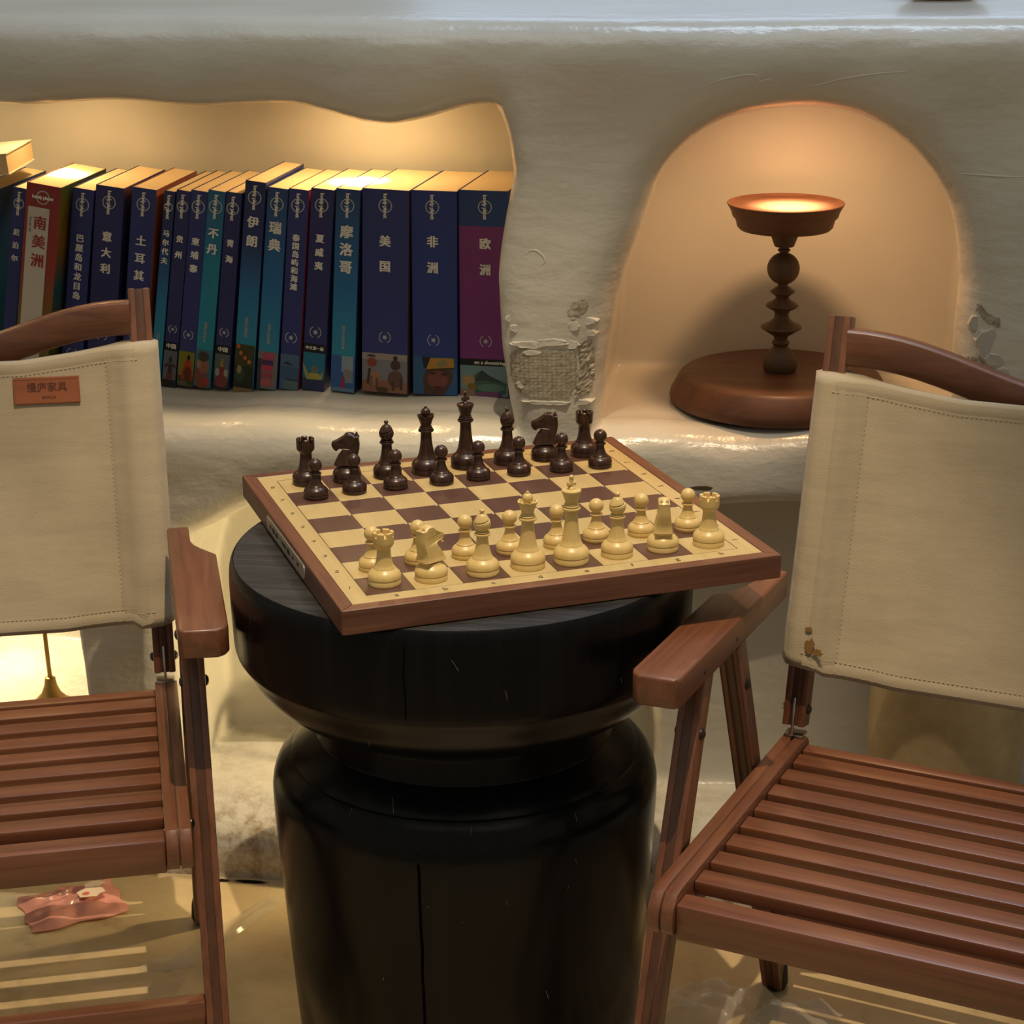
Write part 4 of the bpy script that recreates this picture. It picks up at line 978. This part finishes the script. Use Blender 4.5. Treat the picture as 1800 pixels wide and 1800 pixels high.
st += [(.0046 + 0, .0838)] + [(.0153 * math.sin(R(q)), .0992 - .0153 * math.cos(R(q))) for q in range(20, 168, 12)] + [(.0040, .1146), (.0058, .1160), (.0060, .1172), (.0042, .1184), (.0042, .1192), (.0085, .1200), (.0092, .1205), (.0138, .1330)]
bm = bmesh.new(); lathe(bm, [(r, z + z0) for r, z in st] + [(0, .1330 + z0)], 40); link('stem', bm_mesh(bm), M_STEM, ls, 40)
z1 = z0 + .133
bm = bmesh.new(); lathe(bm, [(0, z1), (.0200, z1 + .0004), (.0420, z1 + .0035), (.0445, z1 + .0060), (.0465, z1 + .0135), (.0490, z1 + .0155), (.0505, z1 + .0205), (.0530, z1 + .0250), (.0545, z1 + .0278), (.0540, z1 + .0284), (.0520, z1 + .0272), (.0500, z1 + .0255), (0, z1 + .0245)], 64)
link('dish', bm_mesh(bm), M_LAMP, ls, 40)
lamp('arch_downlight', 'SPOT', (LX + .006, 1.804, .780), (LX + .006, 1.83, .4), 3.0, (1.0, .55, .25), spot_size=R(150), spot_blend=1.0, shadow_soft_size=.012)
lamp('arch_downlight_beam', 'SPOT', (LX + .006, 1.804, .780), (LX + .004, 1.836, .64), 36, (1.0, .78, .48), spot_size=R(30), spot_blend=.9, shadow_soft_size=.012)

# ------------------------------------------------------------------ niche downlights
for x, e in ((-.4335, 3.2), (-.735, 2.6), (-.95, 3)):
    lamp('niche_downlight', 'SPOT', (x, 1.866, .786), (x, 1.866, .3), e * .85, (1.0, .66, .30), spot_size=R(150), spot_blend=1.0, shadow_soft_size=.012)
    lamp('niche_downlight_beam', 'SPOT', (x, 1.866, .786), (x, 1.866, .3), e * 5, (1.0, .78, .46), spot_size=R(25), spot_blend=.8, shadow_soft_size=.012)
lamp('low_niche_downlight', 'SPOT', (-.90, 1.97, .347), (-.88, 1.95, .0), 13, (1.0, .78, .44), spot_size=R(110), spot_blend=1, shadow_soft_size=.012)
lamp('middle_niche_lamp', 'SPOT', (-.195, 1.715, .192), (-.58, 1.83, .12), 6.5, (1.0, .74, .36), spot_size=R(105), spot_blend=.5, shadow_soft_size=.012)

# ------------------------------------------------------------------ small things
mug = thing('handled_mug', 'plain clay mug in the low niche behind the black stool', 'mug', (-.405, 1.814, .0765), R(88))
bm = bmesh.new(); lathe(bm, [(0, 0), (.022, 0), (.026, .004), (.031, .022), (.032, .04), (.029, .062), (.024, .078), (.021, .078), (.026, .060), (.028, .036), (.022, .010), (0, .008)], 36); link('mug_body', bm_mesh(bm), flat('brown_glaze', (.20, .12, .06), .35), mug, 50)
bm = bmesh.new(); tube(bm, catmull([(-.024, 0, .068), (-.042, 0, .068), (-.058, 0, .052), (-.060, 0, .042), (-.048, 0, .030), (-.029, 0, .020)], 5), .0036, 10); link('handle', bm_mesh(bm), MATS['brown_glaze'], mug, 60)
bl = thing('brass_lamp', 'slim brass lamp with a trumpet foot in the low lit niche', 'lamp', (-.795, 1.868, .076))
M_BRASS = flat('aged_brass', (.42, .27, .08), .42, .5, .75)
bm = bmesh.new(); lathe(bm, [(0, 0), (.027, 0), (.0280, .0015), (.0265, .004), (.018, .0095), (.0105, .0175), (.0068, .027), (.0056, .036), (.0048, .0365), (0, .0365)], 36); link('foot', bm_mesh(bm), M_BRASS, bl, 50)
bm = bmesh.new(); tube(bm, [(0, 0, .036), (-.002, 0, .10), (-.006, 0, .23)], .0024, 12); link('stem', bm_mesh(bm), M_BRASS, bl, 60)
bm = bmesh.new(); lathe(bm, [(0, .232), (.004, .232), (.03, .215), (.034, .214), (.030, .219), (.004, .238), (0, .238)], 32, 0, None, (-.006, 0, 0)); link('shade', bm_mesh(bm), M_BRASS, bl, 50)
pot = thing('clay_pot', 'rounded sandy clay pot standing low behind the right chair', 'pot', (.146, 1.722, .0755))
bm = bmesh.new(); lathe(bm, catmull([(0, 0), (.045, .001), (.060, .012), (.0685, .04), (.0715, .08), (.0715, .14), (.069, .18), (.060, .205), (.050, .215), (.046, .225), (.048, .233), (.043, .234), (.041, .226), (.044, .216), (0, .20)], 4), 64)
def clay():
    m, nt, b = new_mat('sandy_clay'); n1 = noise(nt, coords(nt), 22, 5, .6); nt.links.new(ramp(nt, n1, [(.3, (.40, .30, .16)), (.7, (.56, .44, .26))]), b.inputs['Base Color']); b.inputs['Roughness'].default_value = .8; bump(nt, b, n1, .3, .004); return m
link('pot_body', bm_mesh(bm), clay(), pot, 60)
bo = thing('wooden_bowl', 'small wooden bowl standing on the top ledge at the right', 'bowl', (.1165, 1.948, .8225))
bm = bmesh.new(); lathe(bm, [(0, 0), (.024, 0), (.026, .0015), (.027, .004), (.031, .009), (.040, .022), (.044, .036), (.0445, .040), (.042, .0395), (.037, .022), (.026, .010), (0, .008)], 40); link('bowl_body', bm_mesh(bm), M_LAMP, bo, 50)
# pink sweet wrapper
def crumple(nx, ny, w, d, h, sd, outline=None):
    r_ = np.random.default_rng(sd); bm = bmesh.new(); V = {}
    ph = r_.uniform(0, 6, 12); fr = r_.uniform(2, 9, 12); an = r_.uniform(0, PI, 12)
    for i in range(nx + 1):
        for j in range(ny + 1):
            u, v = i / nx * 2 - 1, j / ny * 2 - 1
            z = sum(abs(math.sin(fr[k] * (u * math.cos(an[k]) + v * math.sin(an[k])) + ph[k])) ** 1.3 for k in range(12)) / 12
            e = max(abs(u), abs(v)); fall = max(.12, 1 - e ** 3)
            ou, ov = (u, v) if outline is None else outline(u, v)
            V[i, j] = bm.verts.new((ou * w / 2 + .02 * w * math.sin(7 * v + ph[0]), ov * d / 2 + .03 * d * math.sin(6 * u + ph[1]), .0008 + h * z * fall))
    for i in range(nx):
        for j in range(ny): bm.faces.new([V[i, j], V[i + 1, j], V[i + 1, j + 1], V[i, j + 1]])
    return bm
wp = thing('sweet_wrapper', 'crumpled pink sweet wrapper on the floor under the left chair', 'wrapper', (-.672, 1.585, .0005), R(34))
wl = film_mat('pink_foil', (.95, .50, .42), .80, .22); wl.node_tree.nodes['Principled BSDF'].inputs['Base Color'].default_value = (.72, .33, .28, 1)
link('foil', bm_mesh(crumple(26, 20, .092, .072, .014, 3)), wl, wp, 25)
bm = bmesh.new()
for (cx, cy, rx, ry, sd) in ((.016, -.006, .013, .010, 5), (.024, .008, .010, .006, 6)):
    f = bm.faces.new([bm.verts.new((x, y, .0145)) for x, y in blob(cx, cy, rx, ry, 16, .2, sd)])
link('pale_print', bm_mesh(bm), flat('pale_print', (.70, .56, .44), .4), wp)
bm = bmesh.new()
for (cx, cy, rx, ry, sd) in ((.012, -.007, .0036, .003, 7), (-.006, .012, .004, .003, 8)):
    f = bm.faces.new([bm.verts.new((x, y, .0149)) for x, y in blob(cx, cy, rx, ry, 12, .1, sd)])
link('red_print', bm_mesh(bm), flat('coral_print', (.60, .13, .10), .4), wp)
# clear plastic film
fb = link('plastic_bag', bm_mesh(crumple(70, 40, .150, .074, .044, 11)), M_FILM2, None, 30, (-.026, 1.470, .0005), (0, 0, R(-10))); tag(fb, 'crumpled clear plastic bag on the floor under the right chair', 'plastic bag')
ft = link('film_strip', bm_mesh(crumple(40, 8, .155, .022, .007, 12)), M_FILM, None, 30, (-.512, 1.555, .0005), (0, 0, R(66))); tag(ft, 'strip of clear film on the floor left of the black stool', 'film')
fs = link('film_scrap', bm_mesh(crumple(18, 10, .05, .02, .005, 13)), M_FILM, None, 30, (-.548, 1.497, .0005), (0, 0, R(20))); tag(fs, 'small scrap of clear film by the left chair leg', 'film')

flush_text()
